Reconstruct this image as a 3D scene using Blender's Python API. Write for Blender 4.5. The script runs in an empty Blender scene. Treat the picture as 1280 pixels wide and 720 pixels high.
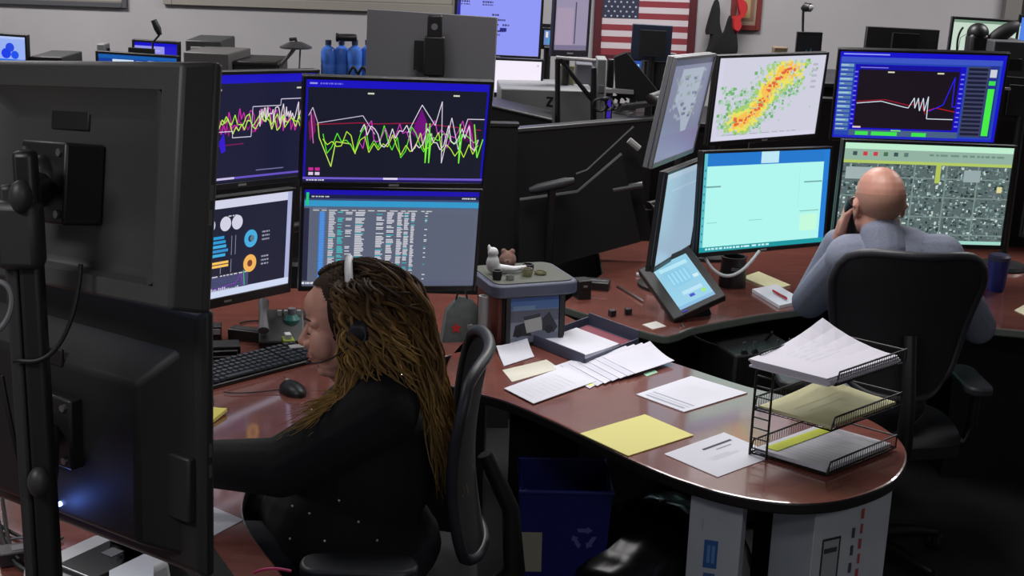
import bpy, bmesh, math, random
from mathutils import Vector, Matrix, Euler
random.seed(7)
S = bpy.context.scene
COL = S.collection
R = math.radians

# ------------------------------------------------------------------ camera, world, lights
CAM_H = 2.06; PITCH = R(15.3); ROLL = R(2.0); F = 1700.0      # focal length in pixels of a 1280 wide frame
fw = Vector((0, math.cos(PITCH), -math.sin(PITCH))); _u = Vector((0, math.sin(PITCH), math.cos(PITCH))); _r = Vector((1, 0, 0))
rt = _r * math.cos(ROLL) + _u * math.sin(ROLL); up = -_r * math.sin(ROLL) + _u * math.cos(ROLL)
cd = bpy.data.cameras.new('camera'); cam = bpy.data.objects.new('camera', cd); COL.objects.link(cam)
cam.matrix_world = Matrix(((rt.x, up.x, -fw.x, 0), (rt.y, up.y, -fw.y, 0), (rt.z, up.z, -fw.z, CAM_H), (0, 0, 0, 1)))
cd.sensor_width = 36; cd.lens = F / 1280 * 36; cd.clip_start = 0.05; cd.clip_end = 60
S.camera = cam
S.view_settings.view_transform = 'Standard'; S.view_settings.look = 'None'
S.view_settings.exposure = 0.0; S.view_settings.gamma = 1.0; S.view_settings.use_curve_mapping = False
w = bpy.data.worlds.new('world'); S.world = w; w.use_nodes = True
w.node_tree.nodes['Background'].inputs[0].default_value = (0.5, 0.55, 0.62, 1); w.node_tree.nodes['Background'].inputs[1].default_value = 0.12

def area(name, loc, size, power, color=(1, 0.97, 0.96), rot=(0, 0, 0), spread=180):
    l = bpy.data.lights.new(name, 'AREA'); l.shape = 'RECTANGLE'; l.size = size[0]; l.size_y = size[1]
    l.energy = power; l.color = color; l.spread = R(spread)
    o = bpy.data.objects.new(name, l); o.location = loc; o.rotation_euler = rot; COL.objects.link(o); return o
CEIL = 2.9
LIGHTS = [(0.5, 3.9, 13, 110), (-0.3, 4.55, 17, 175), (-1.7, 0.7, 34, 170), (-2.6, 6.3, 68, 175), (0.8, 6.4, 56, 175), (3.4, 6.3, 50, 175), (-2.1, 3.2, 13, 150), (1.2, -0.5, 26, 175)]  # ceiling light, plus fill added for monitor backs, woman's face and the cartons
for i, (x, y, p, sp) in enumerate(LIGHTS):
    area('ceiling_and_fill_light', (x, y, CEIL - .09), (1.1, 0.5), p, spread=sp)

def atz(x, y, z):
    d = fw + rt * ((x - 640) / F) + up * ((360 - y) / F); t = (z - CAM_H) / d.z
    return Vector((0, 0, CAM_H)) + d * t
def aty(x, y, Y):
    d = fw + rt * ((x - 640) / F) + up * ((360 - y) / F)
    return Vector((0, 0, CAM_H)) + d * (Y / d.y)

# ------------------------------------------------------------------ materials
def lin(c):
    return tuple(((v / 255) / 12.92 if v / 255 <= 0.04045 else ((v / 255 + 0.055) / 1.055) ** 2.4) for v in c[:3])
_m = {}
def mat(name, c, rough=0.5, metal=0.0, noise=0.0, nscale=40, bump=0.0, coat=0.0, spec=0.5, alpha=1.0, stretch=None):
    if name in _m: return _m[name]
    m = bpy.data.materials.new(name); m.use_nodes = True; nt = m.node_tree; b = nt.nodes['Principled BSDF']
    l = lin(c); b.inputs['Base Color'].default_value = (*l, 1); b.inputs['Roughness'].default_value = rough
    b.inputs['Metallic'].default_value = metal; b.inputs['Coat Weight'].default_value = coat; b.inputs['Specular IOR Level'].default_value = spec
    if coat: b.inputs['Coat Roughness'].default_value = 0.08; b.inputs['Coat IOR'].default_value = 1.6
    if alpha < 1: b.inputs['Alpha'].default_value = alpha
    if noise or bump:
        tc = nt.nodes.new('ShaderNodeTexCoord'); n = nt.nodes.new('ShaderNodeTexNoise'); n.inputs['Scale'].default_value = nscale; n.inputs['Detail'].default_value = 5
        src = tc.outputs['Object']
        if stretch:
            mp = nt.nodes.new('ShaderNodeMapping'); mp.inputs['Scale'].default_value = stretch; nt.links.new(src, mp.inputs[0]); src = mp.outputs[0]
        nt.links.new(src, n.inputs['Vector'])
        if noise:
            r = nt.nodes.new('ShaderNodeValToRGB'); e = r.color_ramp.elements
            e[0].position = .3; e[1].position = .7
            e[0].color = (*[v * (1 - noise) for v in l], 1); e[1].color = (*[min(1, v * (1 + noise)) for v in l], 1)
            nt.links.new(n.outputs['Fac'], r.inputs[0]); nt.links.new(r.outputs[0], b.inputs['Base Color'])
        if bump:
            bp = nt.nodes.new('ShaderNodeBump'); bp.inputs['Strength'].default_value = bump; bp.inputs['Distance'].default_value = 0.002
            nt.links.new(n.outputs['Fac'], bp.inputs['Height']); nt.links.new(bp.outputs[0], b.inputs['Normal'])
    _m[name] = m; return m
def attr_mat(name, emit=0.0, rough=0.6):
    m = bpy.data.materials.new(name); m.use_nodes = True; nt = m.node_tree; b = nt.nodes['Principled BSDF']
    a = nt.nodes.new('ShaderNodeAttribute'); a.attribute_name = 'Col'
    if emit:
        b.inputs['Base Color'].default_value = (.01, .01, .012, 1); b.inputs['Roughness'].default_value = .35
        nt.links.new(a.outputs['Color'], b.inputs['Emission Color']); b.inputs['Emission Strength'].default_value = emit
    else:
        nt.links.new(a.outputs['Color'], b.inputs['Base Color']); b.inputs['Roughness'].default_value = rough
    _m[name] = m; return m
SCREEN = attr_mat('lit_display', emit=1.0)
PRINT = attr_mat('printed_surface', rough=.65)
HAIRM = attr_mat('hair_strands', rough=.7); HAIRM.node_tree.nodes['Principled BSDF'].inputs['Specular IOR Level'].default_value = .2
WALL = mat('wall_paint', (165, 163, 166), .85, noise=.04, nscale=3)
FLOOR = mat('dark_carpet', (30, 31, 34), .95, noise=.35, nscale=160, bump=.5)
CEILM = mat('ceiling_tile', (175, 175, 172), .9, noise=.05, nscale=8)
WOOD = mat('cherry_laminate', (118, 68, 59), .26, noise=.16, nscale=7, stretch=(1, 5, 1), coat=1.0)
EDGE = mat('desk_edge_band', (30, 26, 26), .4)
EDGEG = mat('grey_green_edge_band', (92, 100, 92), .4)
BLK = mat('black_plastic', (23, 23, 25), .42)
BLK2 = mat('matte_black_plastic', (14, 14, 16), .6)
SHELL = mat('charcoal_shell', (60, 60, 60), .5, noise=.05, nscale=90)
SHELLD = mat('dark_charcoal_shell', (44, 45, 47), .5)
GREY = mat('grey_plastic', (104, 104, 108), .55)
LGREY = mat('light_grey_plastic', (150, 150, 150), .5)
SILV = mat('brushed_metal', (150, 150, 152), .3, metal=.9)
PANEL = mat('black_fabric_panel', (15, 15, 17), .95, noise=.3, nscale=200)
RAIL = mat('dark_metal_rail', (88, 90, 92), .38, metal=.5)
WIRE = mat('black_wire', (17, 20, 20), .4)
MESHF = mat('black_mesh_fabric', (30, 31, 35), .9, noise=.25, nscale=300, bump=.5)
WHITE = mat('white_paper', (206, 206, 214), .8)
WHITEP = mat('white_plastic', (196, 198, 200), .45)
YEL = mat('yellow_paper', (232, 226, 128), .8)
NAVY = mat('navy_plastic', (26, 34, 116), .45)
SLATE = mat('slate_plastic', (72, 78, 98), .5)
SKINW = mat('warm_brown_skin', (202, 150, 130), .5, noise=.06, nscale=30)
SKINM = mat('pink_skin', (196, 142, 124), .45, noise=.07, nscale=30)
BLKCLOTH = mat('black_knit', (13, 15, 16), .92, noise=.2, nscale=220, bump=.4)
GREYKNIT = mat('grey_knit', (128, 134, 152), .92, noise=.1, nscale=160, bump=.5)
TROUS = mat('dark_trousers', (24, 26, 34), .9)
RED = mat('red_plastic', (176, 30, 34), .5)
WATER = mat('blue_water_bottle', (66, 112, 200), .22)
BEAD = mat('silver_beads', (235, 235, 235), .15, metal=.6)

# ------------------------------------------------------------------ mesh helpers
class MB:
    def __init__(s): s.v = []; s.f = []; s.mi = []; s.c = []; s.M = Matrix.Identity(4); s.k = 0
    def add(s, vs, fs, mi=0, col=None):
        b = len(s.v); s.v += [tuple(s.M @ Vector(p)) for p in vs]
        for f in fs: s.f.append([b + i for i in f]); s.mi.append(mi); s.c.append(col)
        return s
    def box(s, c, d, mi=0, rot=None, taper=1.0, col=None):
        x, y, z = d[0] / 2, d[1] / 2, d[2] / 2; t = taper
        vs = [Vector(p) for p in ((-x, -y, -z), (x, -y, -z), (x, y, -z), (-x, y, -z), (-x * t, -y * t, z), (x * t, -y * t, z), (x * t, y * t, z), (-x * t, y * t, z))]
        if rot: E_ = Euler(rot).to_matrix(); vs = [E_ @ p for p in vs]
        vs = [p + Vector(c) for p in vs]
        return s.add(vs, [(0, 3, 2, 1), (4, 5, 6, 7), (0, 1, 5, 4), (1, 2, 6, 5), (2, 3, 7, 6), (3, 0, 4, 7)], mi, col)
    def rbox(s, c, d, r, mi=0, seg=4, rot=None, col=None):   # box with rounded vertical (z) corners
        x, y = d[0] / 2 - r, d[1] / 2 - r; pts = []
        for cx, cy, a0 in ((x, y, 0), (-x, y, 90), (-x, -y, 180), (x, -y, 270)):
            for i in range(seg + 1):
                a = R(a0 + 90 * i / seg); pts.append((cx + r * math.cos(a), cy + r * math.sin(a)))
        M0 = s.M; s.M = s.M @ Matrix.Translation(c) @ (Euler(rot).to_matrix().to_4x4() if rot else Matrix.Identity(4))
        s.prism(pts, -d[2] / 2, d[2] / 2, mi, col); s.M = M0; return s
    def prism(s, poly, z0, z1, mi=0, col=None, mi_side=None):
        n = len(poly); vs = [(p[0], p[1], z0) for p in poly] + [(p[0], p[1], z1) for p in poly]
        a = sum(poly[i][0] * poly[(i + 1) % n][1] - poly[(i + 1) % n][0] * poly[i][1] for i in range(n))
        o = list(range(n)) if a > 0 else list(range(n))[::-1]
        s.add(vs, [o[::-1], [i + n for i in o]], mi, col)
        b = len(s.v) - 2 * n; ms = mi if mi_side is None else mi_side
        for i in range(n):
            p, q = o[i], o[(i + 1) % n]; s.f.append([b + p, b + q, b + q + n, b + p + n]); s.mi.append(ms); s.c.append(col)
        return s
    def tube(s, pts, r, mi=0, seg=8, col=None, closed=False):
        pts = [Vector(p) for p in pts]; n = len(pts); rs = r if isinstance(r, (list, tuple)) else [r] * n
        vs = []; prev = None
        for i, p in enumerate(pts):
            if closed: t = pts[(i + 1) % n] - pts[i - 1]
            else: t = pts[min(i + 1, n - 1)] - pts[max(i - 1, 0)]
            if t.length < 1e-9: t = Vector((0, 0, 1))
            t.normalize()
            if prev is None:
                a = t.cross(Vector((0, 0, 1)));
                if a.length < .1: a = t.cross(Vector((1, 0, 0)))
            else: a = prev - t * prev.dot(t)
            if a.length < 1e-6: a = t.orthogonal()
            a.normalize(); prev = a; b = t.cross(a)
            for k in range(seg):
                an = 2 * math.pi * k / seg; vs.append(p + (a * math.cos(an) + b * math.sin(an)) * rs[i])
        fs = []
        for i in range(n if closed else n - 1):
            j = (i + 1) % n
            for k in range(seg): fs.append((i * seg + k, i * seg + (k + 1) % seg, j * seg + (k + 1) % seg, j * seg + k))
        if not closed: fs += [tuple(range(seg))[::-1], tuple((n - 1) * seg + k for k in range(seg))]
        return s.add(vs, fs, mi, col)
    def lathe(s, prof, c=(0, 0, 0), mi=0, seg=24, col=None, cap=True):   # profile (r, z) from bottom up
        vs = []; n = len(prof)
        for r_, z in prof:
            for k in range(seg):
                a = 2 * math.pi * k / seg; vs.append((c[0] + r_ * math.cos(a), c[1] + r_ * math.sin(a), c[2] + z))
        fs = [(i * seg + k, i * seg + (k + 1) % seg, (i + 1) * seg + (k + 1) % seg, (i + 1) * seg + k) for i in range(n - 1) for k in range(seg)]
        if cap: fs += [tuple(range(seg))[::-1], tuple((n - 1) * seg + k for k in range(seg))]
        return s.add(vs, fs, mi, col)
    def ell(s, c, rad, mi=0, rot=None, seg=20, rings=12, col=None):
        vs = []; fs = []; E_ = rot if isinstance(rot, Matrix) else (Euler(rot).to_matrix() if rot else Matrix.Identity(3))
        for i in range(rings + 1):
            t = math.pi * i / rings
            for k in range(seg):
                a = 2 * math.pi * k / seg
                vs.append(E_ @ Vector((rad[0] * math.sin(t) * math.cos(a), rad[1] * math.sin(t) * math.sin(a), -rad[2] * math.cos(t))) + Vector(c))
        for i in range(rings):
            for k in range(seg):
                fs.append((i * seg + k, i * seg + (k + 1) % seg, (i + 1) * seg + (k + 1) % seg, (i + 1) * seg + k))
        return s.add(vs, fs, mi, col)
    def cap(s, p, r1, q, r2, seg=14):                      # tapered capsule
        p, q = Vector(p), Vector(q); d = q - p
        if d.length < 1e-6: return s.ell(p, (r1,) * 3)
        t = d.normalized(); pts = []; rs = []
        for i in range(6): a = R(90 * i / 6); pts.append(p - t * r1 * math.cos(a)); rs.append(max(1e-4, r1 * math.sin(a)))
        pts += [p, q]; rs += [r1, r2]
        for i in range(1, 7): a = R(90 * i / 6); pts.append(q + t * r2 * math.sin(a)); rs.append(max(1e-4, r2 * math.cos(a)))
        return s.tube(pts, rs, seg=seg)
    def quad(s, a, b, c, d, mi=0, col=None): return s.add([a, b, c, d], [(0, 1, 2, 3)], mi, col)
    def build(s, name, mats, parent=None, smooth=True, bevel=0.0, loc=None, weld=False):
        me = bpy.data.meshes.new(name); me.from_pydata(s.v, [], s.f)
        mats = mats if isinstance(mats, (list, tuple)) else [mats]
        for m in mats: me.materials.append(m)
        me.polygons.foreach_set('material_index', s.mi)
        if any(c is not None for c in s.c):
            ca = me.color_attributes.new('Col', 'FLOAT_COLOR', 'CORNER'); buf = []
            for p, c in zip(me.polygons, s.c):
                l = (*lin(c), 1.0) if c is not None else (.8, .8, .8, 1); buf += list(l) * p.loop_total
            ca.data.foreach_set('color', buf)
        bm = bmesh.new(); bm.from_mesh(me)
        if weld: bmesh.ops.remove_doubles(bm, verts=bm.verts, dist=1e-5)
        if smooth:
            for f in bm.faces: f.smooth = True
            for e in bm.edges:
                if len(e.link_faces) != 2 or e.calc_face_angle(0) > R(38): e.smooth = False
        bm.to_mesh(me); bm.free(); me.update()
        o = bpy.data.objects.new(name, me); COL.objects.link(o)
        if bevel:
            b = o.modifiers.new('bevel', 'BEVEL'); b.width = bevel; b.segments = 2; b.limit_method = 'ANGLE'; b.angle_limit = R(40)
        if parent: o.parent = parent
        if loc is not None: o.location = loc
        return o
def tag(o, label=None, cat=None, group=None, kind=None):
    for k, v in (('label', label), ('category', cat), ('group', group), ('kind', kind)):
        if v: o[k] = v
    return o
def thing(name, label, cat, loc=(0, 0, 0), rot=(0, 0, 0), group=None):
    o = bpy.data.objects.new(name, None); COL.objects.link(o); o.empty_display_size = .05
    o.location = loc; o.rotation_euler = rot; return tag(o, label, cat, group)
def struct(o): o['kind'] = 'structure'; return o
def rotm(yaw, tilt=0, roll=0):
    return Euler((0, 0, R(yaw))).to_matrix() @ Euler((R(tilt), 0, 0)).to_matrix() @ Euler((0, R(roll), 0)).to_matrix()
def rote(yaw, tilt=0, roll=0): return rotm(yaw, tilt, roll).to_euler()
def copy_tree(o, parent=None):
    c = o.copy(); COL.objects.link(c)
    if parent: c.parent = parent
    for ch in list(o.children): copy_tree(ch, c)
    return c
def blob(prims, name, m, parent=None, voxel=.004, it=3, smooth_fac=.5):
    """union of tapered capsules and ellipsoids as ONE continuous surface"""
    b = MB()
    for p in prims:
        if p[0] == 'c': b.cap(*p[1:])
        else: b.ell(p[1], p[2], rot=p[3] if len(p) > 3 else None)
    o = b.build('tmp', m, smooth=False)
    r = o.modifiers.new('r', 'REMESH'); r.mode = 'VOXEL'; r.voxel_size = voxel; r.use_smooth_shade = True
    s = o.modifiers.new('s', 'SMOOTH'); s.factor = smooth_fac; s.iterations = it
    dg = bpy.context.evaluated_depsgraph_get(); me = bpy.data.meshes.new_from_object(o.evaluated_get(dg))
    me.materials.clear(); me.materials.append(m)
    old = o.data; bpy.data.objects.remove(o); bpy.data.meshes.remove(old)
    n = bpy.data.objects.new(name, me); COL.objects.link(n)
    if parent: n.parent = parent
    return n
def bez(P, n=12):
    P = [Vector(p) for p in P]; out = []
    for i in range(n + 1):
        t = i / n; Q = P[:]
        while len(Q) > 1: Q = [Q[j].lerp(Q[j + 1], t) for j in range(len(Q) - 1)]
        out.append(Q[0])
    return out

# ------------------------------------------------------------------ the setting
XL, XR, YN, YB = -4.2, 4.6, -1.5, 7.9
struct(MB().box(((XL + XR) / 2, (YN + YB) / 2, -.05), (XR - XL + .2, YB - YN + .2, .1)).build('floor', FLOOR))
struct(MB().box(((XL + XR) / 2, (YN + YB) / 2, CEIL + .05), (XR - XL + .2, YB - YN + .2, .1)).build('ceiling', CEILM))
struct(MB().box(((XL + XR) / 2, YB + .05, CEIL / 2), (XR - XL + .2, .1, CEIL)).build('wall_back', WALL))
struct(MB().box((XL - .05, (YN + YB) / 2, CEIL / 2), (.1, YB - YN, CEIL)).build('wall_left', WALL))
struct(MB().box((XR + .05, (YN + YB) / 2, CEIL / 2), (.1, YB - YN, CEIL)).build('wall_right', WALL))
struct(MB().box(((XL + XR) / 2, YN - .05, CEIL / 2), (XR - XL + .2, .1, CEIL)).build('wall_front', WALL))
struct(MB().box(((XL + XR) / 2, YB - .008, .05), (XR - XL, .016, .1)).build('baseboard_back', BLK2))
g = 'ceiling light panels'
for i, (x, y, p, sp) in enumerate(LIGHTS):
    t = thing('ceiling_and_fill_panel', 'white ceiling light panel ' + ['above the peninsula desk', 'added above the curved desk to brighten the grey monitor back', 'added near the left wall to brighten the near monitor backs', 'above the left storage units', 'above the flag storage unit', 'above the long storage unit at the right', 'added above the keyboard end of the curved desk to brighten the seated woman', 'added behind the camera as front fill for the cartons'][i], 'ceiling light', (x, y, CEIL), group=g)  # the added fill lamps get a panel like the rest
    f = MB()
    for sx in (-1, 1): f.box((sx * .58, 0, -.03), (.04, .6, .06)); f.box((0, sx * .28, -.03), (1.12, .04, .06))
    f.build('frame', WHITEP, t); MB().box((0, 0, -.035), (1.12, .52, .01)).build('diffuser', LGREY, t)

# ------------------------------------------------------------------ displays
class Draw:
    """flat lit (or printed) picture in a w x h rectangle; u right, v down, 0..1"""
    def __init__(s, w, h, base, M=None): s.w, s.h = w, h; s.b = MB(); s.k = 0; s.d = 5e-5; s.fz = False; s.rect(0, 0, 1, 1, base)
    def P(s, u, v): return ((u - .5) * s.w, -s.k * s.d, (.5 - v) * s.h)
    def hold(s, on=True): s.k += 1; s.fz = on; return s   # shapes that do not cover each other share a layer
    def rect(s, u0, v0, u1, v1, c, at=None):
        if at is not None:
            k_ = s.k; s.k = at; s.b.quad(s.P(u0, v1), s.P(u1, v1), s.P(u1, v0), s.P(u0, v0), col=c); s.k = k_; return s
        if not s.fz: s.k += 1
        s.b.quad(s.P(u0, v1), s.P(u1, v1), s.P(u1, v0), s.P(u0, v0), col=c); return s
    def poly(s, pts, c):
        s.k += 1; s.b.add([s.P(*p) for p in pts], [list(range(len(pts)))], col=c); return s
    def disc(s, u, v, r, c, n=20, hole=0):
        if hole:
            s.k += 1; a = s.w / s.h
            for i in range(n):
                t0, t1 = 2 * math.pi * i / n, 2 * math.pi * (i + 1) / n
                s.b.quad(*[s.P(u + q * math.cos(t), v + q * a * math.sin(t)) for q, t in ((hole, t0), (r, t0), (r, t1), (hole, t1))], col=c)
            return s
        return s.poly([(u + r * math.cos(2 * math.pi * i / n), v + r * s.w / s.h * math.sin(2 * math.pi * i / n)) for i in range(n)], c)
    def line(s, pts, c, t=.004):
        s.k += 1; a = s.w / s.h
        for p, q in zip(pts, pts[1:]):
            dx, dy = (q[0] - p[0]), (q[1] - p[1]) / a; L = math.hypot(dx, dy) or 1
            nx, ny = -dy / L * t / 2, dx / L * t / 2 * a
            s.b.quad(s.P(p[0] + nx, p[1] + ny), s.P(p[0] - nx, p[1] - ny), s.P(q[0] - nx, q[1] - ny), s.P(q[0] + nx, q[1] + ny), col=c)
        return s
    def text(s, u, v, wd, hh, c, n=6, fill=.7):       # illegible run of words
        x = u; s.k += 1; f_ = s.fz; s.fz = True
        while x < u + wd: q = random.uniform(.4, 1.4) * wd / n; s.rect(x, v, min(x + q * fill, u + wd), v + hh, c); x += q
        s.fz = f_; return s

def monitor(label, loc, ypr, w, h, draw=None, group=None, shell=None, bezel=.010, chin=.016, name='computer_monitor', badge=True, tk=.024, hump=True, sname='screen', scr=SCREEN):
    shell = shell or BLK
    t = thing(name, label, 'monitor', loc, rote(*ypr), group)
    W, Hh = w + 2 * bezel, h + bezel + chin; zc = (bezel - chin) / 2
    b = MB()
    b.box((0, .004 + tk / 2, zc), (W, tk - .008, Hh))
    for sx in (-1, 1): b.box((sx * (w + bezel) / 2, 0, zc), (bezel, .012, Hh))
    b.box((0, 0, h / 2 + bezel / 2), (w, .012, bezel)); b.box((0, 0, -h / 2 - chin / 2), (w, .012, chin))
    b.build('casing', shell, t, bevel=.002)
    if hump:
        MB().box((0, tk + .012, 0), (w * .55, .028, h * .6)).build('back_cover', shell, t, bevel=.006)
    MB().box((0, tk + .032, 0), (.12, .02, .12)).build('mount_plate', BLK2, t)
    if badge: MB().box((0, -.0066, -h / 2 - chin / 2), (.03, .0012, .006)).build('badge', LGREY, t)
    if draw is not None:
        if isinstance(draw, tuple): draw = Draw(w, h, draw)
        draw.b.build(sname, scr, t, smooth=False, loc=(0, -.0005, 0))
    return t

def series(n, mid, amp, seed, u0=.03, u1=.96):
    r = random.Random(seed); return [(u0 + (u1 - u0) * i / n, mid + amp * (r.random() * 2 - 1) * (1 if i % 2 else .6)) for i in range(n + 1)]
def graph_big():
    d = Draw(.527, .296, (20, 23, 40)); NB = (20, 16, 170)
    d.rect(0, 0, 1, .075, (24, 14, 190)); d.rect(0, 0, .012, 1, NB); d.rect(.988, 0, 1, 1, NB)
    d.rect(.02, .03, .06, .045, (150, 150, 230)); d.text(.075, .03, .12, .015, (110, 110, 220))
    for u in (.33, .80): d.rect(u, .115, u + .035, .13, (210, 210, 190))
    d.line([(.02, .44), (.3, .41), (.34, .42), (.62, .40), (.97, .46)], (150, 20, 60), .005)
    d.poly([(.58, .5), (.63, .26), (.69, .5), (.72, .56), (.66, .62)], (110, 10, 120)); d.poly([(.02, .42), (.05, .3), (.06, .5), (.03, .6)], (110, 20, 90))
    d.poly([(.87, .56), (.9, .34), (.94, .44), (.97, .62)], (80, 10, 70))
    d.line([(.02, .35), (.04, .27), (.07, .42), (.31, .34), (.38, .52)], (200, 190, 215), .004)
    d.line([(.07, .42), (.08, .56), (.15, .85), (.17, .6), (.25, .62), (.28, .72)], (190, 230, 90), .005)
    for sd, c, m, a in ((1, (90, 230, 40), .6, .17), (2, (200, 60, 190), .52, .16), (3, (190, 235, 60), .62, .14), (4, (235, 225, 235), .55, .16)):
        d.line(series(34, m, a, sd, .1 if sd in (1, 3) else .3), c, .0045)
    d.line([(.56, .5), (.63, .22), (.71, .42), (.74, .18), (.76, .8), (.8, .34), (.85, .66), (.89, .35), (.985, .35)], (225, 215, 235), .004)
    for u in (.66, .68, .85): d.line([(u, .4), (u + .008, .8), (u + .014, .5)], (120, 240, 60), .006)
    d.line([(.93, .4), (.96, .74), (.985, .55)], (120, 240, 60), .006); d.line([(.03, .3), (.05, .62)], (220, 120, 200), .004)
    for i in range(2):
        for j in range(2): d.rect(.03 + i * .035, .86 + j * .045, .055 + i * .035, .89 + j * .045, (220, 200, 230) if j else (200, 40, 150))
    d.rect(0, .955, 1, .975, (110, 90, 200)); d.rect(0, .975, 1, 1, (30, 24, 90)); d.text(.02, .978, .1, .012, (220, 220, 220)); d.rect(.44, .955, .52, .975, (225, 215, 240))
    return d
def graph_left():
    d = Draw(.527, .296, (22, 24, 52)); d.rect(0, 0, 1, .08, (24, 14, 190)); d.rect(.985, 0, 1, 1, (20, 16, 150))
    for u in (.28, .86): d.rect(u, .13, u + .05, .145, (200, 200, 180))
    for sd, c, m, a, u0, u1 in ((5, (200, 40, 170), .42, .14, .3, .97), (6, (170, 235, 60), .42, .11, .05, .97), (7, (150, 20, 120), .5, .1, .1, .6), (8, (225, 215, 225), .38, .12, .6, .97), (9, (190, 230, 90), .47, .09, .05, .95)):
        d.line(series(46, m, a, sd, u0, u1), c, .006)
    d.line([(.05, .6), (.3, .6), (.3, .52), (.42, .52), (.42, .58), (.55, .58), (.55, .3), (.75, .3), (.75, .24), (.97, .24)], (210, 205, 225), .004)
    d.line([(.1, .66), (.5, .64)], (120, 15, 90), .006); d.poly([(.33, .62), (.36, .52), (.38, .7), (.35, .72)], (50, 20, 200))
    d.rect(.6, .9, .8, .91, (110, 110, 150)); d.rect(0, .95, 1, .97, (100, 80, 190)); d.rect(.3, .95, .45, .97, (200, 190, 230)); return d
def table_screen():
    d = Draw(.527, .296, (92, 99, 118)); r = random.Random(3)
    d.rect(0, 0, 1, .05, (26, 14, 170)); d.rect(0, .05, 1, .09, (26, 30, 70)); d.rect(0, .11, 1, .17, (50, 150, 200)); d.rect(0, .09, 1, .11, (60, 70, 110)); d.rect(.0, .17, .03, 1, (40, 42, 66))
    d.text(.04, .065, .1, .012, (200, 200, 210)); d.rect(.01, .03, .025, .16, (30, 200, 120)); d.text(.9, .065, .08, .014, (220, 220, 220)); d.text(.05, .18, .08, .012, (170, 220, 240)); d.rect(0, .17, 1, .19, (80, 100, 130))
    d.rect(.085, .23, .12, .93, (60, 120, 200))
    cols = [(.14, .04, (214, 214, 222), .95), (.19, .035, (60, 200, 200), .8), (.235, .04, (214, 214, 222), .5), (.29, .055, (222, 222, 230), .95), (.41, .05, (222, 222, 230), .75), (.47, .045, (222, 222, 230), .75), (.53, .035, (222, 222, 230), .95), (.57, .03, (222, 222, 230), .9), (.61, .025, (222, 222, 230), .9), (.69, .018, (222, 222, 230), .4)]
    k0 = d.k + 1; d.k += 6
    for i in range(46):
        v = .225 + i * .0155; d.rect(.04, v + .013, .98, v + .0145, (72, 80, 100), at=k0); d.rect(.09, v, .115, v + .008, (90, 160, 235), at=k0 + 1)
        for u, ww, c, pr in cols:
            if r.random() < pr: d.rect(u, v, u + ww * r.uniform(.6, 1), v + .0085, c if r.random() < .9 else (60, 180, 190), at=k0 + 2)
    d.text(.05, .205, .68, .01, (200, 200, 200), 12); d.rect(0, .945, 1, 1, (88, 92, 116)); d.text(0.0, .96, .09, .02, (220, 225, 230), 5); return d
def dash_screen():
    d = Draw(.527, .296, (28, 31, 52)); r = random.Random(5)
    d.rect(0, 0, 1, .09, (208, 210, 232)); d.rect(.965, 0, 1, 1, (170, 176, 214)); d.rect(0, .93, 1, 1, (205, 215, 240))
    for i, u in enumerate((.05, .14, .26, .35, .47, .56)): d.disc(u, .25, .042, (208, 208, 226))
    for u in (.1, .31, .52): d.text(u - .03, .17, .07, .012, (200, 200, 210), 3)
    for i, c in enumerate(((40, 150, 210), (40, 150, 210), (60, 170, 220), (50, 140, 200), (60, 170, 220))):
        v = .37 + i * .045; d.rect(.2, v, .2 + r.uniform(.2, .3), v + .03, c); d.rect(.2, v, .23, v + .03, (170, 220, 50))
    for i in range(5): d.rect(.2, .63 + i * .035, .2 + (.3 if i < 2 else r.uniform(.05, .15)), .655 + i * .035, (250, 196, 90) if i != 3 else (230, 120, 40))
    for u in (.02, .52, .55): d.line([(u, .38), (u, .58)], (160, 160, 180), .003)
    for u in (.02, .36, .44, .52): d.line([(u, .62), (u, .76)], (160, 160, 180), .003)
    d.disc(.67, .44, .052, (70, 170, 220), hole=.02); d.disc(.67, .70, .052, (240, 180, 90), hole=.02); d.disc(.68, .44, .018, (90, 120, 140)); d.disc(.67, .7, .018, (120, 60, 40))
    for v in (.38, .42, .46, .64, .68, .72): d.text(.76, v, .06, .018, (150, 150, 170), 3)
    d.rect(0, .79, .66, .93, (70, 74, 112)); d.text(.25, .775, .4, .012, (200, 200, 210), 9)
    for i in range(4): d.rect(0, .81 + i * .028, .6, .814 + i * .028, (46, 48, 84))
    d.line([(.0, .92), (.2, .9), (.4, .91), (.56, .88), (.6, .79), (.62, .92)], (130, 50, 180), .005); d.line([(.62, .76), (.63, .92)], (60, 190, 130), .006)
    for i in range(40): u = .005 + i * .0145; d.rect(u, .925 - r.random() * .03, u + .008, .935, (205, 205, 225))
    return d
WM = ((.527, .296))
g = None
mW = []
mW.append(monitor('wide monitor above the table screen, plotting green, white and magenta jagged lines', (-0.345, 3.866, 1.451), (16, 6.6, 1.7), .527, .296, graph_big()))
mW.append(monitor('monitor plotting dense coloured lines, half hidden behind the grey monitor backs', (-0.748, 3.70, 1.474), (54, 3.5, 3.0), .527, .296, graph_left()))
mW.append(monitor('monitor showing a dense grey table with a cyan strip, behind the woman', (-0.369, 3.984, 1.111), (15.3, 2.3, 2.0), .527, .296, table_screen()))
mW.append(monitor('monitor showing a dark dashboard with dials, blue and orange bars', (-0.848, 3.93, 1.079), (56, 1.6, 3.1), .527, .296, dash_screen(), chin=.03))
# a fifth screen further left, only its lit lower edge shows between the two monitor backs
d = Draw(.527, .296, (30, 30, 60)); d.rect(0, .93, 1, 1, (226, 214, 240)); d.text(.2, .94, .5, .02, (190, 120, 190), 8); d.rect(.4, .9, .8, .93, (150, 90, 190))
mW.append(monitor('left-hand monitor glimpsed as a bright white strip between two monitor backs', (-1.17, 3.33, 1.235), (-25, 0, 0), .527, .296, d))

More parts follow.
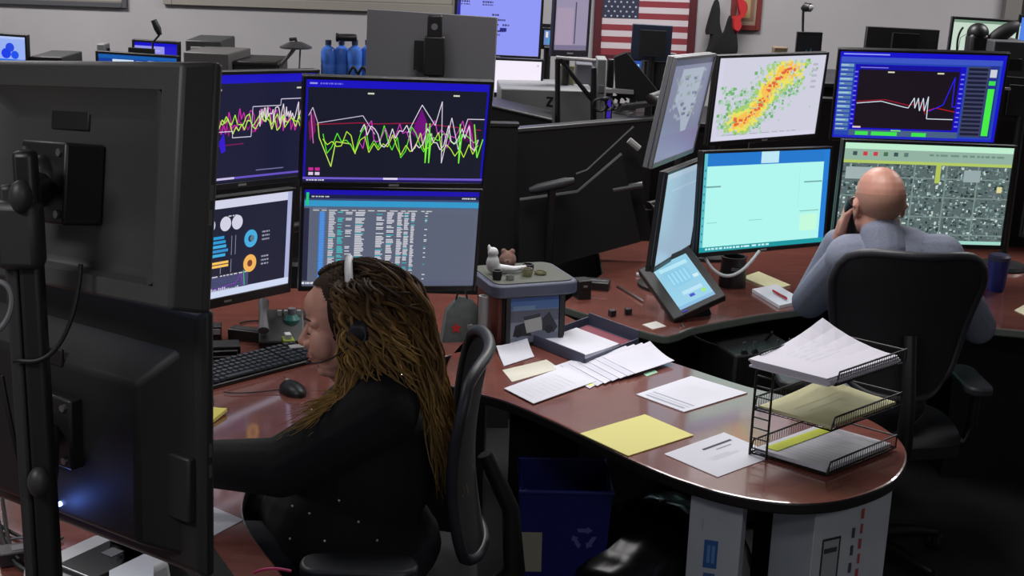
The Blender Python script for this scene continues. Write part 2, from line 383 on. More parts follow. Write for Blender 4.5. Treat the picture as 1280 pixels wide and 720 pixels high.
# the supervisor side: a second ring of displays
K = 1.06
def sc(p): return (p[0] * K, p[1] * K, CAM_H + (p[2] - CAM_H) * K)
def map_side():
    d = Draw(.56, .314, (120, 124, 150)); d.rect(0, 0, 1, .06, (70, 74, 96)); d.poly([(.25, .1), (.8, .1), (.75, .5), (.6, .9), (.45, .6), (.2, .4)], (160, 170, 186)); r = random.Random(2)
    for i in range(50): u, v = r.uniform(.1, .8), r.uniform(.1, .6); d.rect(u, v, u + r.uniform(.02, .1), v + .03, r.choice([(150, 160, 176), (104, 112, 136), (134, 150, 150)]))
    d.rect(0, .75, 1, 1, (122, 116, 150)); return d
def radar():
    d = Draw(.56, .314, (206, 206, 222)); r = random.Random(4)
    d.rect(0, .95, 1, 1, (214, 212, 232)); d.rect(0, 0, .05, 1, (210, 208, 228)); d.text(.1, .93, .7, .01, (170, 170, 190), 8)
    # cell storm: blobs along a south-west to north-east band
    pts = []
    for i in range(1300):
        t = r.random(); u = .2 + .5 * t; v = .78 - .58 * t + .1 * math.sin(t * 6); sp = .065 + .10 * (t if t > .3 else .5)
        du, dv = r.gauss(0, sp * .6), r.gauss(0, sp * 1.1); pts.append((u + du, v + dv, (du / sp) ** 2 + (dv / sp / 1.4) ** 2))
    for i in range(90): pts.append((r.uniform(.04, .3), r.uniform(.35, .85), 3))
    pts.sort(key=lambda p: -p[2])
    k0 = d.k + 1; d.k += 14
    for u, v, q in pts:
        if not (.02 < u < .95 and .06 < v < .93): continue
        c = r.choice([(110, 178, 110), (170, 205, 180)]) if q > 1.1 else (160, 205, 110) if q > .6 else (232, 222, 96) if q > .2 else (246, 190, 80) if q > .05 else (226, 100, 60)
        a = r.uniform(.005, .014); d.rect(u - a, v - a * 1.5, u + a, v + a * 1.5, c, at=k0 + 2 * [110, 170, 160, 232, 246, 226].index(c[0]))
    for i in range(5): d.rect(.88, .1 + i * .07, .93, .13 + i * .07, (180, 180, 196))
    return d
def scada():
    d = Draw(.632, .356, (36, 70, 176)); d.rect(0, 0, 1, .06, (20, 16, 200)); d.rect(0, .06, 1, .12, (60, 84, 196)); d.rect(.02, .02, .3, .035, (140, 150, 235))
    r = random.Random(9)
    for i in range(15): v = .14 + i * .053; d.rect(.01, v, .09, v + .035, (86, 120, 168) if i % 3 else (120, 160, 190)); d.rect(.015, v + .01, r.uniform(.04, .08), v + .02, (180, 210, 230))
    d.rect(.10, .14, .77, .93, (22, 12, 190)); d.rect(.125, .2, .735, .88, (24, 16, 26)); d.rect(.125, .15, .735, .2, (18, 14, 150)); d.rect(.13, .17, .3, .18, (130, 120, 230))
    for i in range(12): d.rect(.10, .22 + i * .055, .118, .235 + i * .055, (120, 120, 230)); d.rect(.745, .22 + i * .055, .765, .235 + i * .055, (120, 120, 230))
    for u in (.3, .6): d.rect(u, .215, u + .04, .23, (220, 220, 190))
    d.line([(.13, .57), (.3, .54), (.45, .60), (.52, .56), (.56, .70)], (150, 24, 40), .006); d.line([(.56, .66), (.62, .62), (.735, .66)], (180, 20, 30), .006)
    d.line([(.13, .59), (.28, .56), (.42, .62), (.45, .63), (.48, .51), (.49, .63), (.505, .51), (.52, .66), (.535, .51), (.55, .66), (.565, .49), (.57, .75), (.73, .75)], (214, 226, 240), .005)
    d.line([(.58, .66), (.66, .58), (.71, .26), (.715, .6), (.735, .6)], (40, 30, 235), .006)
    d.rect(.12, .86, .17, .88, (220, 200, 200)); d.rect(.1, .9, .77, .97, (70, 96, 130))
    for a, b in ((.14, .22), (.24, .40), (.49, .58)): d.rect(a, .92, b, .965, (60, 226, 80))
    d.rect(.36, .895, .42, .91, (120, 230, 100))
    d.rect(.78, .13, .93, .95, (60, 66, 96))
    for i in range(16): d.rect(.785, .15 + i * .05, .90, .178 + i * .05, (24, 26, 52))
    d.rect(.91, .12, .965, .95, (36, 50, 140)); d.rect(.915, .16, .955, .25, (200, 205, 215)); d.rect(.915, .29, .955, .34, (60, 220, 80)); d.rect(.915, .38, .955, .93, (70, 236, 70)); d.rect(0, .97, 1, 1, (30, 40, 190)); d.rect(.98, 0, 1, 1, (20, 20, 205)); d.rect(0, 0, .008, 1, (20, 20, 205)); return d
def form():
    d = Draw(.632, .356, (176, 246, 238)); d.rect(0, 0, 1, .13, (34, 120, 205)); d.rect(.44, .0, .58, .12, (190, 230, 244)); d.rect(.955, 0, 1, 1, (34, 124, 210)); d.rect(0, 0, .03, 1, (90, 190, 200))
    d.rect(.03, .33, .14, .345, (110, 160, 160)); d.rect(.80, .33, .95, .345, (110, 170, 170)); d.rect(.76, .2, .762, .6, (150, 220, 214)); d.rect(.78, .64, .94, .652, (140, 200, 190)); d.rect(.79, .68, .93, .86, (196, 250, 220)); d.rect(.05, .7, .13, .708, (140, 210, 200)); d.rect(.37, .7, .48, .708, (140, 215, 205))
    for i in range(10): d.rect(.012, .16 + i * .08, .022, .18 + i * .08, (40, 130, 150))
    d.rect(0, .95, 1, 1, (24, 150, 160)); d.text(.05, .962, .5, .02, (190, 240, 240), 10); return d
def satellite():
    d = Draw(.632, .356, (88, 104, 104)); r = random.Random(12)
    pal = [(44, 62, 66), (140, 170, 166), (104, 118, 112), (196, 212, 208), (70, 88, 80), (118, 134, 136), (40, 52, 54)]
    k0 = d.k + 1; d.k += 9
    for i in range(1500):
        u, v = r.uniform(0, .985), r.uniform(.2, .95); a, b = r.uniform(.003, .016), r.uniform(.006, .035)
        if r.random() < .4: a, b = b * .7, a * 1.2
        pc = r.choice(pal); d.rect(u, v, min(u + a, 1), min(v + b, .965), pc, at=k0 + pal.index(pc))
    for v in (.33, .52, .72, .9): d.rect(0, v, 1, v + .012, (120, 140, 136))
    for u in (.2, .42, .61, .8): d.rect(u, .2, u + .009, .96, (120, 142, 136))
    d.rect(.02, .24, .2, .36, (160, 176, 176)); d.rect(.72, .24, .82, .36, (150, 168, 170)); d.rect(.55, .2, .58, .38, (176, 196, 90)); d.rect(.3, .5, .32, .54, (210, 60, 60)); d.rect(.93, .4, .96, .46, (220, 214, 150))
    d.rect(0, 0, 1, .06, (190, 236, 206)); d.rect(0, .06, 1, .17, (146, 176, 160)); d.rect(0, .17, 1, .2, (176, 200, 100))
    for i, c in enumerate(((60, 80, 80), (200, 60, 60), (200, 60, 70), (70, 110, 80), (60, 80, 90), (90, 120, 110))): d.rect(.05 + i * .06, .085, .075 + i * .06, .125, c)
    d.text(.5, .09, .45, .02, (110, 140, 130), 9); d.rect(0, .965, 1, 1, (160, 214, 200)); return d
mM = []
mM.append(monitor('steeply angled monitor with a grey map, above the plain pale blue one', sc((0.497, 4.074, 1.525)), (70, 8.8, 3.5), .56, .314, map_side(), shell=mat('satin_silver_shell', (120, 122, 126), .4)))
mM.append(monitor('steeply angled monitor with a plain pale blue page, behind the tilted touch phone', sc((0.545, 4.42, 1.133)), (70, 3.8, 4.0), .56, .314, Draw(.56, .314, (150, 178, 200)).rect(0, 0, 1, .07, (166, 186, 206)).rect(.2, .2, .9, .22, (160, 190, 210))))
mM.append(monitor('monitor showing a green, yellow and red weather radar patch on white', sc((0.904, 4.928, 1.459)), (34.7, 4.1, .2), .56, .314, radar()))
mM.append(monitor('monitor with a blue-framed control screen, black trend graph and green bar', sc((1.489, 5.10, 1.459)), (-6, 12, -1), .632, .356, scada()))
mM.append(monitor('monitor filled with a pale turquoise form under a blue strip', sc((0.872, 4.653, 1.138)), (34, -3, 2.1), .632, .356, form()))
mM.append(monitor('monitor filled with a grey-green aerial street map, in front of the man', sc((1.380, 4.526, 1.199)), (8, -.9, 1.3), .632, .356, satellite()))
mM.append(monitor('black monitor at the right frame edge, only its dark side showing', (2.09, 4.62, 1.19), (-38, 0, 1), .632, .356, Draw(.632, .356, (12, 14, 20)).rect(.1, .1, .2, .12, (40, 50, 90)).rect(.04, .3, .06, .5, (40, 50, 110))))

def stand(label, base, mons, group=None, top=None, bar_r=.016, z0=.74):
    """pole on the desk with a crossbar out to the back of every monitor"""
    t = thing('monitor_stand', label, 'stand', base, group=group); bx, by, bz = base
    hi = max(m.location.z for m in mons) + .06 if top is None else top
    MB().lathe([(.0001, 0), (.13, 0), (.13, .012), (.05, .02), (.03, .03), (.0001, .03)], seg=28, cap=False).build('base_plate', BLK, t)
    MB().tube([(0, 0, .02), (0, 0, hi - bz)], .022, seg=16).build('pole', BLK, t)
    for m in mons:
        Rm = m.rotation_euler.to_matrix(); q = m.location + Rm @ Vector((0, .085, 0)); q = q - Vector(base); c = Vector((0, 0, q.z))
        b = MB(); b.tube([c, c.lerp(q, .5) + Vector((0, .0, 0)), q + Rm @ Vector((0, .03, 0)), q], bar_r, seg=10); b.tube([c - Vector((0, 0, .03)), c + Vector((0, 0, .03))], .034, seg=14)
        b.build('arm', BLK, t)
    return t
stand('black pole stand rising behind the four monitors on the woman\'s desk', (-.62, 4.30, .74), mW[:4])
stand('black pole stand behind the far left monitor on the woman\'s desk', (-1.18, 3.6, .74), mW[4:])
stand('black pole stand behind the two steeply angled monitors', (.60, 4.93, .74), mM[:2])
stand('black pole stand behind the radar and form monitors', (.80, 5.45, .74), [mM[2], mM[4]])
stand('black pole stand behind the control screen and the aerial map monitors', (1.66, 5.62, .74), [mM[3], mM[5]])
stand('black pole stand of the monitor at the right edge', (2.30, 4.98, .74), [mM[6]])

# ------------------------------------------------------------------ desks
def spline(pts, n=6, closed=False):
    P = [Vector((p[0], p[1])) for p in pts]; out = []; N = len(P)
    for i in range(N if closed else N - 1):
        p0 = P[i - 1] if (closed or i) else P[0]; p1 = P[i]; p2 = P[(i + 1) % N]; p3 = P[(i + 2) % N] if (closed or i + 2 < N) else P[-1]
        for k in range(n):
            t = k / n; out.append(.5 * ((2 * p1) + (p2 - p0) * t + (2 * p0 - 5 * p1 + 4 * p2 - p3) * t * t + (3 * p1 - p0 - 3 * p2 + p3) * t ** 3))
    if not closed: out.append(P[-1])
    return [(p.x, p.y) for p in out]
def desk(name, label, poly, peds, z=.74, edge=EDGE, panels=()):
    t = thing(name, label, 'desk'); b = MB()
    b.prism(poly, z - .032, z, 0, mi_side=1); o = b.build('tabletop', [WOOD, edge], t, smooth=False, bevel=.006)
    for x, y, sx, sy, rz in peds:
        p = MB(); p.box((0, 0, (z - .034) / 2), (sx, sy, z - .036)); p.build('pedestal', BLK2, t).matrix_local = Matrix.Translation((x, y, 0)) @ Matrix.Rotation(R(rz), 4, 'Z')
    for (x0, y0, x1, y1) in panels:
        L = math.hypot(x1 - x0, y1 - y0); a = math.atan2(y1 - y0, x1 - x0); p = MB(); p.box((0, 0, .36), (L, .03, .68)); q = p.build('modesty_panel', BLK2, t); q.matrix_local = Matrix.Translation(((x0 + x1) / 2, (y0 + y1) / 2, 0)) @ Matrix.Rotation(a, 4, 'Z')
    return t
inner = spline([(-.475, 2.37), (-.44, 2.42), (-.435, 2.50), (-.555, 2.73), (-.60, 2.88), (-.60, 3.05), (-.56, 3.22), (-.45, 3.50), (-.33, 3.78), (-.22, 3.97), (-.10, 4.09)], 5)
desk('curved_desk', 'reddish wood desk curving around the woman, with keyboard and yellow notes on it', inner + [(-.05, 4.30), (-.05, 4.72), (-1.75, 4.72), (-1.70, 4.60)], [(-.3, 4.4, .45, .4, 0), (-1.15, 4.1, .4, .5, 25)])
near = [atz(x, y, .74) for x, y in ((556, 476), (590, 489), (632, 501), (680, 521), (725, 542.5), (782, 571), (830, 592), (861, 603), (900, 615), (950, 625), (1000, 629), (1050, 625), (1095, 612), (1122, 596), (1134, 574), (1128, 553), (1105, 534), (1075, 519), (1020, 503), (936, 483), (852, 456), (795, 437), (735, 407), (690, 388), (640, 388), (600, 410), (566, 440))]
desk('peninsula_desk', 'reddish wood desk with a rounded end, spread with papers', spline(near, 4, True), [(.22, 4.05, .30, .3, 45), (.77, 3.42, .12, .12, 30)])
mn = [atz(x, y, .74) for x, y in ((700, 381), (760, 400), (822, 418), (845, 417), (867, 409), (905, 401), (955, 392), (1000, 386))]
mdesk = desk('wraparound_desk', 'reddish wood desk with a grey-green front edge, in front of the man', spline([tuple(p[:2]) for p in mn] + [(1.18, 4.78), (1.45, 4.70), (1.62, 4.55), (1.80, 4.50), (2.7, 4.30)], 4) + [(2.7, 5.8), (.35, 5.8), (.35, 5.1)], [(1.9, 5.2, .4, .5, 0), (.62, 5.1, .4, .4, 0)], edge=EDGEG, panels=((.3, 5.76, 2.6, 5.76),))
# desk on the near side, under the two monitor backs
desk('side_desk', 'reddish wood desk with tangled cables in the lower left corner', [(-.60, 1.9), (-.60, 2.36), (-1.14, 3.32), (-2.3, 3.32), (-2.3, 1.9)], [(-1.9, 2.4, .4, .6, 0)])

def panel(name, label, p0, p1, ztop, th=.05, z0=0.0, cap=True, capmat=None):
    t = thing(name, label, 'partition', (p0[0], p0[1], 0)); dx, dy = p1[0] - p0[0], p1[1] - p0[1]; L = math.hypot(dx, dy); a = math.atan2(dy, dx); t.rotation_euler = (0, 0, a)
    MB().box((L / 2, 0, (z0 + ztop) / 2), (L, th, ztop - z0)).build('fabric_panel', PANEL, t)
    if cap: MB().box((L / 2, 0, ztop + .008), (L + .01, th + .008, .016)).build('top_rail', capmat or RAIL, t, bevel=.003)
    return t
panel('desk_partition', 'low black partition between the woman\'s desk and the side desk', (-.497, 2.30), (-1.76, 4.58), .765, .075, capmat=PANEL)
q0, q1 = aty(607, 169, 5.35), aty(813, 143, 5.9)
panel('desk_partition', 'black partition with a thin grey rail, right of the jagged-line monitor', q0, q1, q0.z + .005)
panel('desk_partition', 'black partition running behind the radar and control screen monitors', (1.02, 5.95), (3.6, 5.75), 1.33, capmat=BLK2)
panel('desk_partition', 'black partition behind the woman\'s monitors, its top hidden by equipment', (-2.9, 5.1), (.0, 5.34), 1.26, capmat=BLK2)

# ------------------------------------------------------------------ the two big monitor backs in front, left
def back_monitor(label, loc, ypr, w, h, sub):
    SHELL, SHELLD = (mat('near_black_shell', (33, 34, 35), .5), mat('near_black_back', (24, 25, 27), .5)) if sub else (_m['charcoal_shell'], _m['dark_charcoal_shell'])
    t = thing('computer_monitor', label, 'monitor', loc, rote(*ypr), 'monitor backs on the near pole')
    W, Hh = w, h; dpt = .03
    b = MB()                                           # shell: thin rim, bevelled towards a raised back
    b.box((0, .026, 0), (W, .018, Hh))
    def ring(y, a, c, zo=0): return [(-W / 2 * a, y, -Hh / 2 * c + zo), (W / 2 * a, y, -Hh / 2 * c + zo), (W / 2 * a, y, Hh / 2 * c + zo), (-W / 2 * a, y, Hh / 2 * c + zo)]
    if sub:
        b.add(ring(.017, 1, 1) + ring(.006, .97, .95), [(0, 1, 5, 4), (1, 2, 6, 5), (2, 3, 7, 6), (3, 0, 4, 7), (4, 5, 6, 7)])
    else:                                               # thick rim around a wide sunken field
        Q = [(0, 1, 5, 4), (1, 2, 6, 5), (2, 3, 7, 6), (3, 0, 4, 7)]
        b.add(ring(.017, 1, 1) + ring(-.030, .975, .965) + ring(-.030, .82, .78, -.004) , Q + [tuple(k + 4 for k in f) for f in Q])
    b.build('casing', SHELL, t, bevel=.006)
    m = MB()
    if sub: m.add(ring(.007, .84, .78, -.02) + ring(-.042, .66, .60, -.035), [(0, 1, 5, 4), (1, 2, 6, 5), (2, 3, 7, 6), (3, 0, 4, 7), (4, 5, 6, 7)])
    else: m.add(ring(-.0295, .822, .782, -.004) + ring(.0, .66, .64, -.02), [(0, 1, 5, 4), (1, 2, 6, 5), (2, 3, 7, 6), (3, 0, 4, 7), (4, 5, 6, 7)])
    m.build('back_cover', SHELLD if sub else SHELL, t, bevel=.008)
    v = MB(); v.box((-W * .06, -.0415 if sub else -.001, Hh * .24), (.10, .006, .03)); v.build('handle_recess', BLK2, t, bevel=.002)
    v = MB(); v.box((0, -.048 if sub else -.034, -.01), (.12, .036 if sub else .066, .12)); v.build('mount_plate', BLK, t, bevel=.004)
    for sx in (-1, 1):
        for sz in (-1, 1): MB().tube([(sx * .045, -.064, -.01 + sz * .045), (sx * .045, -.071, -.01 + sz * .045)], .006).build('screw', SILV, t)
    p = MB(); p.box((W * .43, .0, -.07), (.05, .016, .11)); p.build('port_block', SHELL, t, bevel=.004)
    p = MB()
    for z in (-.005, -.04): p.box((W / 2 + .0006, .024, z), (.0012, .006, .022))
    p.build('usb_port', SILV, t)
    if sub: MB().box((-.13, -.0395, -.02), (.05, .002, .024)).build('rating_label', GREY, t)
    d = Draw(w - .03, h - .03, (120, 130, 170)); d.rect(0, 0, 1, .06, (40, 60, 120)); o = d.b.build('screen', SCREEN, t, smooth=False); o.rotation_euler = (0, 0, math.pi); o.location = (0, .0356, 0)
    return t
FU = back_monitor('large grey monitor seen from behind, upper of the two on the near pole', (-0.655, 2.02, 1.658), (-40, -9.2, -5), .56, .35, False)
FL = back_monitor('black monitor seen from behind, lower of the two on the near pole', (-0.716, 2.130, 1.236), (-32.7, -1.7, 0), .56, .445, True)
t = thing('monitor_stand', 'thick black pole stand carrying the two monitor backs in front', 'stand', (-.690, 1.885, .74))
b = MB(); b.rbox((0, 0, .012), (.26, .2, .024), .04); b.build('base_plate', BLK, t, bevel=.004)
MB().box((0, 0, .50), (.032, .03, .96)).build('pole', BLK, t, bevel=.008)
MB().box((-.028, .0, .62), (.020, .018, .62)).build('cable_channel', SHELLD, t, bevel=.006)
MB().box((-.012, -.005, .86), (.065, .045, .10)).build('collar', SHELLD, t, bevel=.012)
for m in (FU, FL):
    q = Matrix.LocRotScale(m.location, m.rotation_euler, None) @ Vector((0, -.065, -.01)); q = q - Vector((-.690, 1.885, .74))
    b = MB(); b.tube([(0, 0, q.z), (q.x * .5, q.y * .5, q.z), q], .02, seg=12); b.ell((q.x, q.y, q.z), (.03, .03, .04)); b.build('arm', BLK, t)
    MB().ell((-.0, -.026, q.z), (.016, .016, .024)).build('tilt_knob', SHELLD, t)

def cable(label, pts, r=.0035, m=None, n=26, group=None):
    o = MB().tube(bez(pts, n) if len(pts) < 7 else pts, r, seg=8).build('cable', m or WIRE); return tag(o, label, 'cable', group)
cable('thin black cable sagging from the upper monitor back towards the pole', [aty(101, 330, 1.90), aty(98, 400, 1.88), aty(70, 480, 1.86), aty(30, 445, 1.86), aty(18, 452, 1.87)])
cable('thin black cable looping out of the left frame edge beside the pole', [aty(-6, 415, 1.8), aty(20, 400, 1.8), aty(24, 350, 1.8), aty(-6, 352, 1.8)], .004, GREY)
cable('black cable hanging down the left side of the lower monitor back', [aty(2, 470, 1.92), aty(14, 540, 1.9), aty(30, 600, 1.9), aty(44, 655, 1.95)], .004)

# ------------------------------------------------------------------ sheets of paper and flat things
def sheet(label, px, z=.741, col=(205, 206, 216), marks=(), th=.0015, lift=(0, 0, 0, 0), cat='paper', name='paper_sheet', group=None, world=False, n=6, parent=None, m=None):
    c = [Vector(p) if world else atz(p[0], p[1], z) for p in px]
    def P(u, v, dz=0):
        p = c[0].lerp(c[1], u).lerp(c[3].lerp(c[2], u), v)
        l = (lift[0] * (1 - u) ** 2 * (1 - v) ** 2 + lift[1] * u ** 2 * (1 - v) ** 2 + lift[2] * u ** 2 * v ** 2 + lift[3] * (1 - u) ** 2 * v ** 2)
        return p + Vector((0, 0, th + l + dz))
    b = MB()
    vs = [P(i / n, j / n) for j in range(n + 1) for i in range(n + 1)]; vb = [p - Vector((0, 0, th)) for p in vs]; N = (n + 1) ** 2
    fs = [(j * (n + 1) + i, j * (n + 1) + i + 1, (j + 1) * (n + 1) + i + 1, (j + 1) * (n + 1) + i) for j in range(n) for i in range(n)]
    rim = [i for i in range(n)] + [i * (n + 1) + n for i in range(n)] + [(n + 1) * n + i for i in range(n, 0, -1)] + [j * (n + 1) for j in range(n, 0, -1)]
    b.add(vs + vb, [f[::-1] for f in fs] + [tuple(k + N for k in f) for f in fs] + [(rim[i], rim[(i + 1) % len(rim)], rim[(i + 1) % len(rim)] + N, rim[i] + N) for i in range(len(rim))], col=col)
    for k, (u0, v0, u1, v1, cc) in enumerate(marks):
        nn = max(1, int(max(abs(u1 - u0), abs(v1 - v0)) * n + 1)); dz = .0004 + k * 1e-5
        for i in range(nn):
            for j in range(nn if abs(v1 - v0) > .2 else 1):
                nj = nn if abs(v1 - v0) > .2 else 1
                a0, a1 = u0 + (u1 - u0) * i / nn, u0 + (u1 - u0) * (i + 1) / nn; b0, b1 = v0 + (v1 - v0) * j / nj, v0 + (v1 - v0) * (j + 1) / nj
                b.add([P(a0, b0, dz), P(a0, b1, dz), P(a1, b1, dz), P(a1, b0, dz)], [(0, 1, 2, 3)], col=cc)
    o = b.build(name, m or PRINT, parent, smooth=False)
    if label: tag(o, label, cat, group)
    return o
def lines(r, k=8, u0=.1, u1=.9, v0=.12, v1=.8, c=(150, 152, 165)):
    return [(u0, v0 + (v1 - v0) * i / k, u0 + (u1 - u0) * r.uniform(.6, 1), v0 + (v1 - v0) * (i + .3) / k, c) for i in range(k)]
rr = random.Random(21)
# yellow sheet and white sheets on the peninsula
sheet('plain yellow sheet near the front edge of the peninsula desk', [(725, 543), (806, 519), (867, 545), (785, 571)], .7405, (214, 208, 128), th=.003)
sheet('white sheet with a short bold heading, lying left of the wire tray', [(830, 568), (905, 541), (972, 569), (897, 597)], .7405, marks=[(.42, .22, .9, .27, (50, 50, 70)), (.55, .34, .8, .37, (140, 140, 150))] + lines(rr, 3, .3, .8, .5, .62, (196, 196, 206)))
sheet('white printed form above the yellow sheet', [(795, 494), (864, 471), (934, 492), (855, 516)], .7405, marks=[(.06, .12, .10, .9, (150, 156, 170)), (.13, .1, .16, .92, (180, 184, 195)), (.2, .1, .23, .92, (150, 156, 170))] + [(.3 + .06 * i, .2, .31 + .06 * i, .8, (205, 206, 216)) for i in range(8)], th=.003)
sheet('wide white form nearest the mesh chair, left of the fanned pile', [(630, 486), (705, 459), (745, 477), (667, 505)], .744, marks=[(.1 + .08 * i, .15, .11 + .08 * i, .85, (200, 204, 214)) for i in range(9)], th=.002)
sheet('folded white sheet leaning by the grey tray, behind the chair back', [(620, 437), (657, 428), (668, 446), (630, 458)], .742, lift=(.012, .03, .0, .0))
sheet('cream sheet lying flat under the folded white sheet', [(628, 463), (683, 450), (700, 461), (640, 478)], .7405, (200, 198, 184))
g = 'fanned pile of forms'
for i in range(7):
    a = i * 9.5; l = ['white form at the left end of the fanned pile, with a yellow highlight', 'second form from the left in the fanned pile', 'third form from the left in the fanned pile', 'middle form of the fanned pile', 'third form from the right in the fanned pile', 'second form from the right in the fanned pile', 'rightmost form of the fanned pile, over the desk edge'][i]
    sheet(l, [(690 + a * 1.1, 459 - a * .22), (752 + a * 1.05, 438 - a * .04), (783 + a * 1.05, 459 - a * .02 - i), (737 + a * 1.0, 486 - a * .33)], .7415 + i * .0018, [(206, 206, 218), (198, 199, 212)][i % 2], marks=([(.3, .3, .62, .62, (240, 232, 140)), (.05, .8, .25, .97, (226, 230, 130))] if i == 0 else [(.1 + .1 * k, .1, .115 + .1 * k, .8, (204, 206, 216)) for k in range(8)]), th=.0015, group=g, lift=(0, .004 * i, .002, 0))
sheet('small green tab card tucked under the fanned pile', [(804, 467), (818, 462), (822, 466), (808, 471)], .7402, (150, 196, 168), cat='card', name='tab_card')
# grey letter tray with papers and a red folder, by the photo
t = thing('letter_tray', 'flat grey letter tray holding white sheets, beside the framed vehicle photo', 'letter tray', atz(735, 425, .742))
O = t.location
cs = [atz(677, 445, .742), atz(735, 407, .742), atz(797, 430, .742), atz(704, 456, .742)]
cs[0] = atz(668, 431, .742); cs[3] = cs[0] + cs[2] - cs[1]
cs = [c - O for c in cs]
b = MB(); b.add([*cs, *[c + Vector((0, 0, .004)) for c in cs]], [(0, 1, 2, 3), (7, 6, 5, 4), (0, 4, 5, 1), (1, 5, 6, 2), (2, 6, 7, 3), (3, 7, 4, 0)]); b.build('tray_base', SLATE, t, smooth=False)
for i, j, hh in ((0, 1, .03), (1, 2, .045), (2, 3, .02), (3, 0, .035)):
    a, c = cs[i], cs[j]; n_ = Vector((-(c - a).y, (c - a).x, 0)).normalized() * .004
    MB().add([a, c, c + n_, a + n_, a + Vector((0, 0, hh)), c + Vector((0, 0, hh)), c + n_ + Vector((0, 0, hh)), a + n_ + Vector((0, 0, hh))], [(0, 1, 2, 3), (7, 6, 5, 4), (0, 4, 5, 1), (1, 5, 6, 2), (2, 6, 7, 3), (3, 7, 4, 0)]).build('tray_wall', SLATE, t, smooth=False)
def inset(cs, k, z): 
    m_ = sum((Vector(c) for c in cs), Vector()) / len(cs); return [m_ + (Vector(c) - m_) * k + Vector((0, 0, z)) for c in cs]
ic = [O + p for p in inset(cs, .86, .0045)]
sheet('white sheet stack lying in the flat grey letter tray', [ic[0].lerp(ic[1], .0), ic[0].lerp(ic[1], .74), ic[3].lerp(ic[2], .74), ic[3]], world=True, th=.012, name='paper_stack', lift=(.0, 0, .0, .006))
sheet('dark red folder edge in the back corner of the grey letter tray', [ic[0].lerp(ic[1], .78), ic[1], ic[2], ic[3].lerp(ic[2], .78)], world=True, col=(120, 44, 62), th=.006, name='folder', cat='folder')
# ---- three-tier wire tray
A, B, C_ = atz(937, 568, .742), atz(1033, 597, .742), atz(1119, 562, .742); D_ = A + C_ - B
t = thing('wire_letter_tray', 'black three-tier wire letter tray at the rounded end of the peninsula desk', 'letter tray', (A + C_) / 2)
O = t.location; tier = .118
ex = (C_ - B); ey = (B - A)
for k in range(3):
    z = .006 + tier * k; off = ex.normalized() * (.0 * k)
    a, bb, c, d = [p - O + Vector((0, 0, z)) + off for p in (A, B, C_, D_)]; U = Vector((0, 0, .032))
    b = MB()
    b.tube([a, bb, c, d], .0028, closed=True); b.tube([bb + U * .1, bb + U + (c - bb) * .04, c + U * 1.1, c + U * .1], .0025); b.tube([a + U * .1, a + U + (d - a) * .04, d + U * 1.1, d + U * .1], .0025)
    b.tube([d + U * .1, d + U, c + U, c + U * .1], .0025)
    b.build('tier_frame', WIRE, t)
    b = MB(); n_ = 26
    for i in range(1, n_): b.tube([a.lerp(d, i / n_), bb.lerp(c, i / n_)], .0009, seg=4)
    for i in range(1, 16): b.tube([a.lerp(bb, i / 16), d.lerp(c, i / 16)], .0009, seg=4)
    for i in range(1, 30): b.tube([bb.lerp(c, i / 30), bb.lerp(c, i / 30) + U], .0008, seg=4); b.tube([a.lerp(d, i / 30), a.lerp(d, i / 30) + U], .0008, seg=4)
    b.build('wire_mesh', WIRE, t)
for p, q in ((A, B), (D_, C_)):
    b = MB(); a = p - O; dd = (q - p) * .22
    top = tier * 2 - .01
    b.tube([a + Vector((0, 0, 0)), a + Vector((0, 0, top)), a + Vector((0, 0, top + .012)) + dd * .2, a + dd + Vector((0, 0, top + .012)), a + dd * 1.05 + Vector((0, 0, top))], .0035)
    b.tube([a + dd + Vector((0, 0, top)), a + dd], .003)
    for i in range(8): b.tube([a + Vector((0, 0, .02 + i * .028)), a + dd + Vector((0, 0, .02 + i * .028))], .002, seg=6)
    b.build('side_frame', WIRE, t)
c4 = [A, D_, C_, B]
def in_tray(k, z, s=.93): return [p + Vector((0, 0, .742 - .742 + .008 + tier * k + z)) for p in inset(c4, s, 0)]
q = in_tray(0, 0); sheet('white sheets in the lowest tier of the wire tray', q, world=True, th=.010, name='paper_stack', marks=[(.1 + .07 * i, .1, .115 + .07 * i, .85, (190, 192, 206)) for i in range(10)])
q2 = [q[0] + (q[3] - q[0]) * v_ + (q[1] - q[0]) * u_ for v_, u_ in ((.08, .06), (.10, .93), (.26, .93), (.26, .06))]
sheet('yellow-green strip lying across the sheets in the lowest tier', [p + Vector((0, 0, .0112)) for p in q2], world=True, col=(196, 206, 40), th=.001, name='paper_strip')
sheet('cream sheets in the middle tier of the wire tray', in_tray(1, 0), world=True, col=(206, 204, 160), th=.008, name='paper_stack', lift=(0, .02, 0, .0), marks=[(.15, .35, .8, .38, (186, 184, 142)), (.2, .5, .7, .53, (190, 188, 146))])
q = in_tray(2, 0, 1.0); q = [p - (q[1] - q[0]) * .1 for p in q]
for i in range(4):
    dz = Vector((0, 0, i * .0055)); jit = (q[1] - q[0]) * rr.uniform(-.02, .02) + (q[3] - q[0]) * rr.uniform(-.015, .015)
    sheet(['lowest bundle of the white paper pile on top of the wire tray', 'second bundle up in the white paper pile on the wire tray', 'third bundle up in the white paper pile on the wire tray', 'curled white sheets topping the pile on the wire tray'][i], [p + dz + jit for p in q], world=True, th=.005, col=(206, 204, 216), name='paper_stack', lift=(0, .055 * (i / 3) ** 2, 0, 0) if i else (0, 0, 0, 0), group='paper pile on the wire tray', marks=[(.3, .2 + .08 * k, .7, .215 + .08 * k, (196, 196, 210)) for k in range(5)] if i == 3 else ())
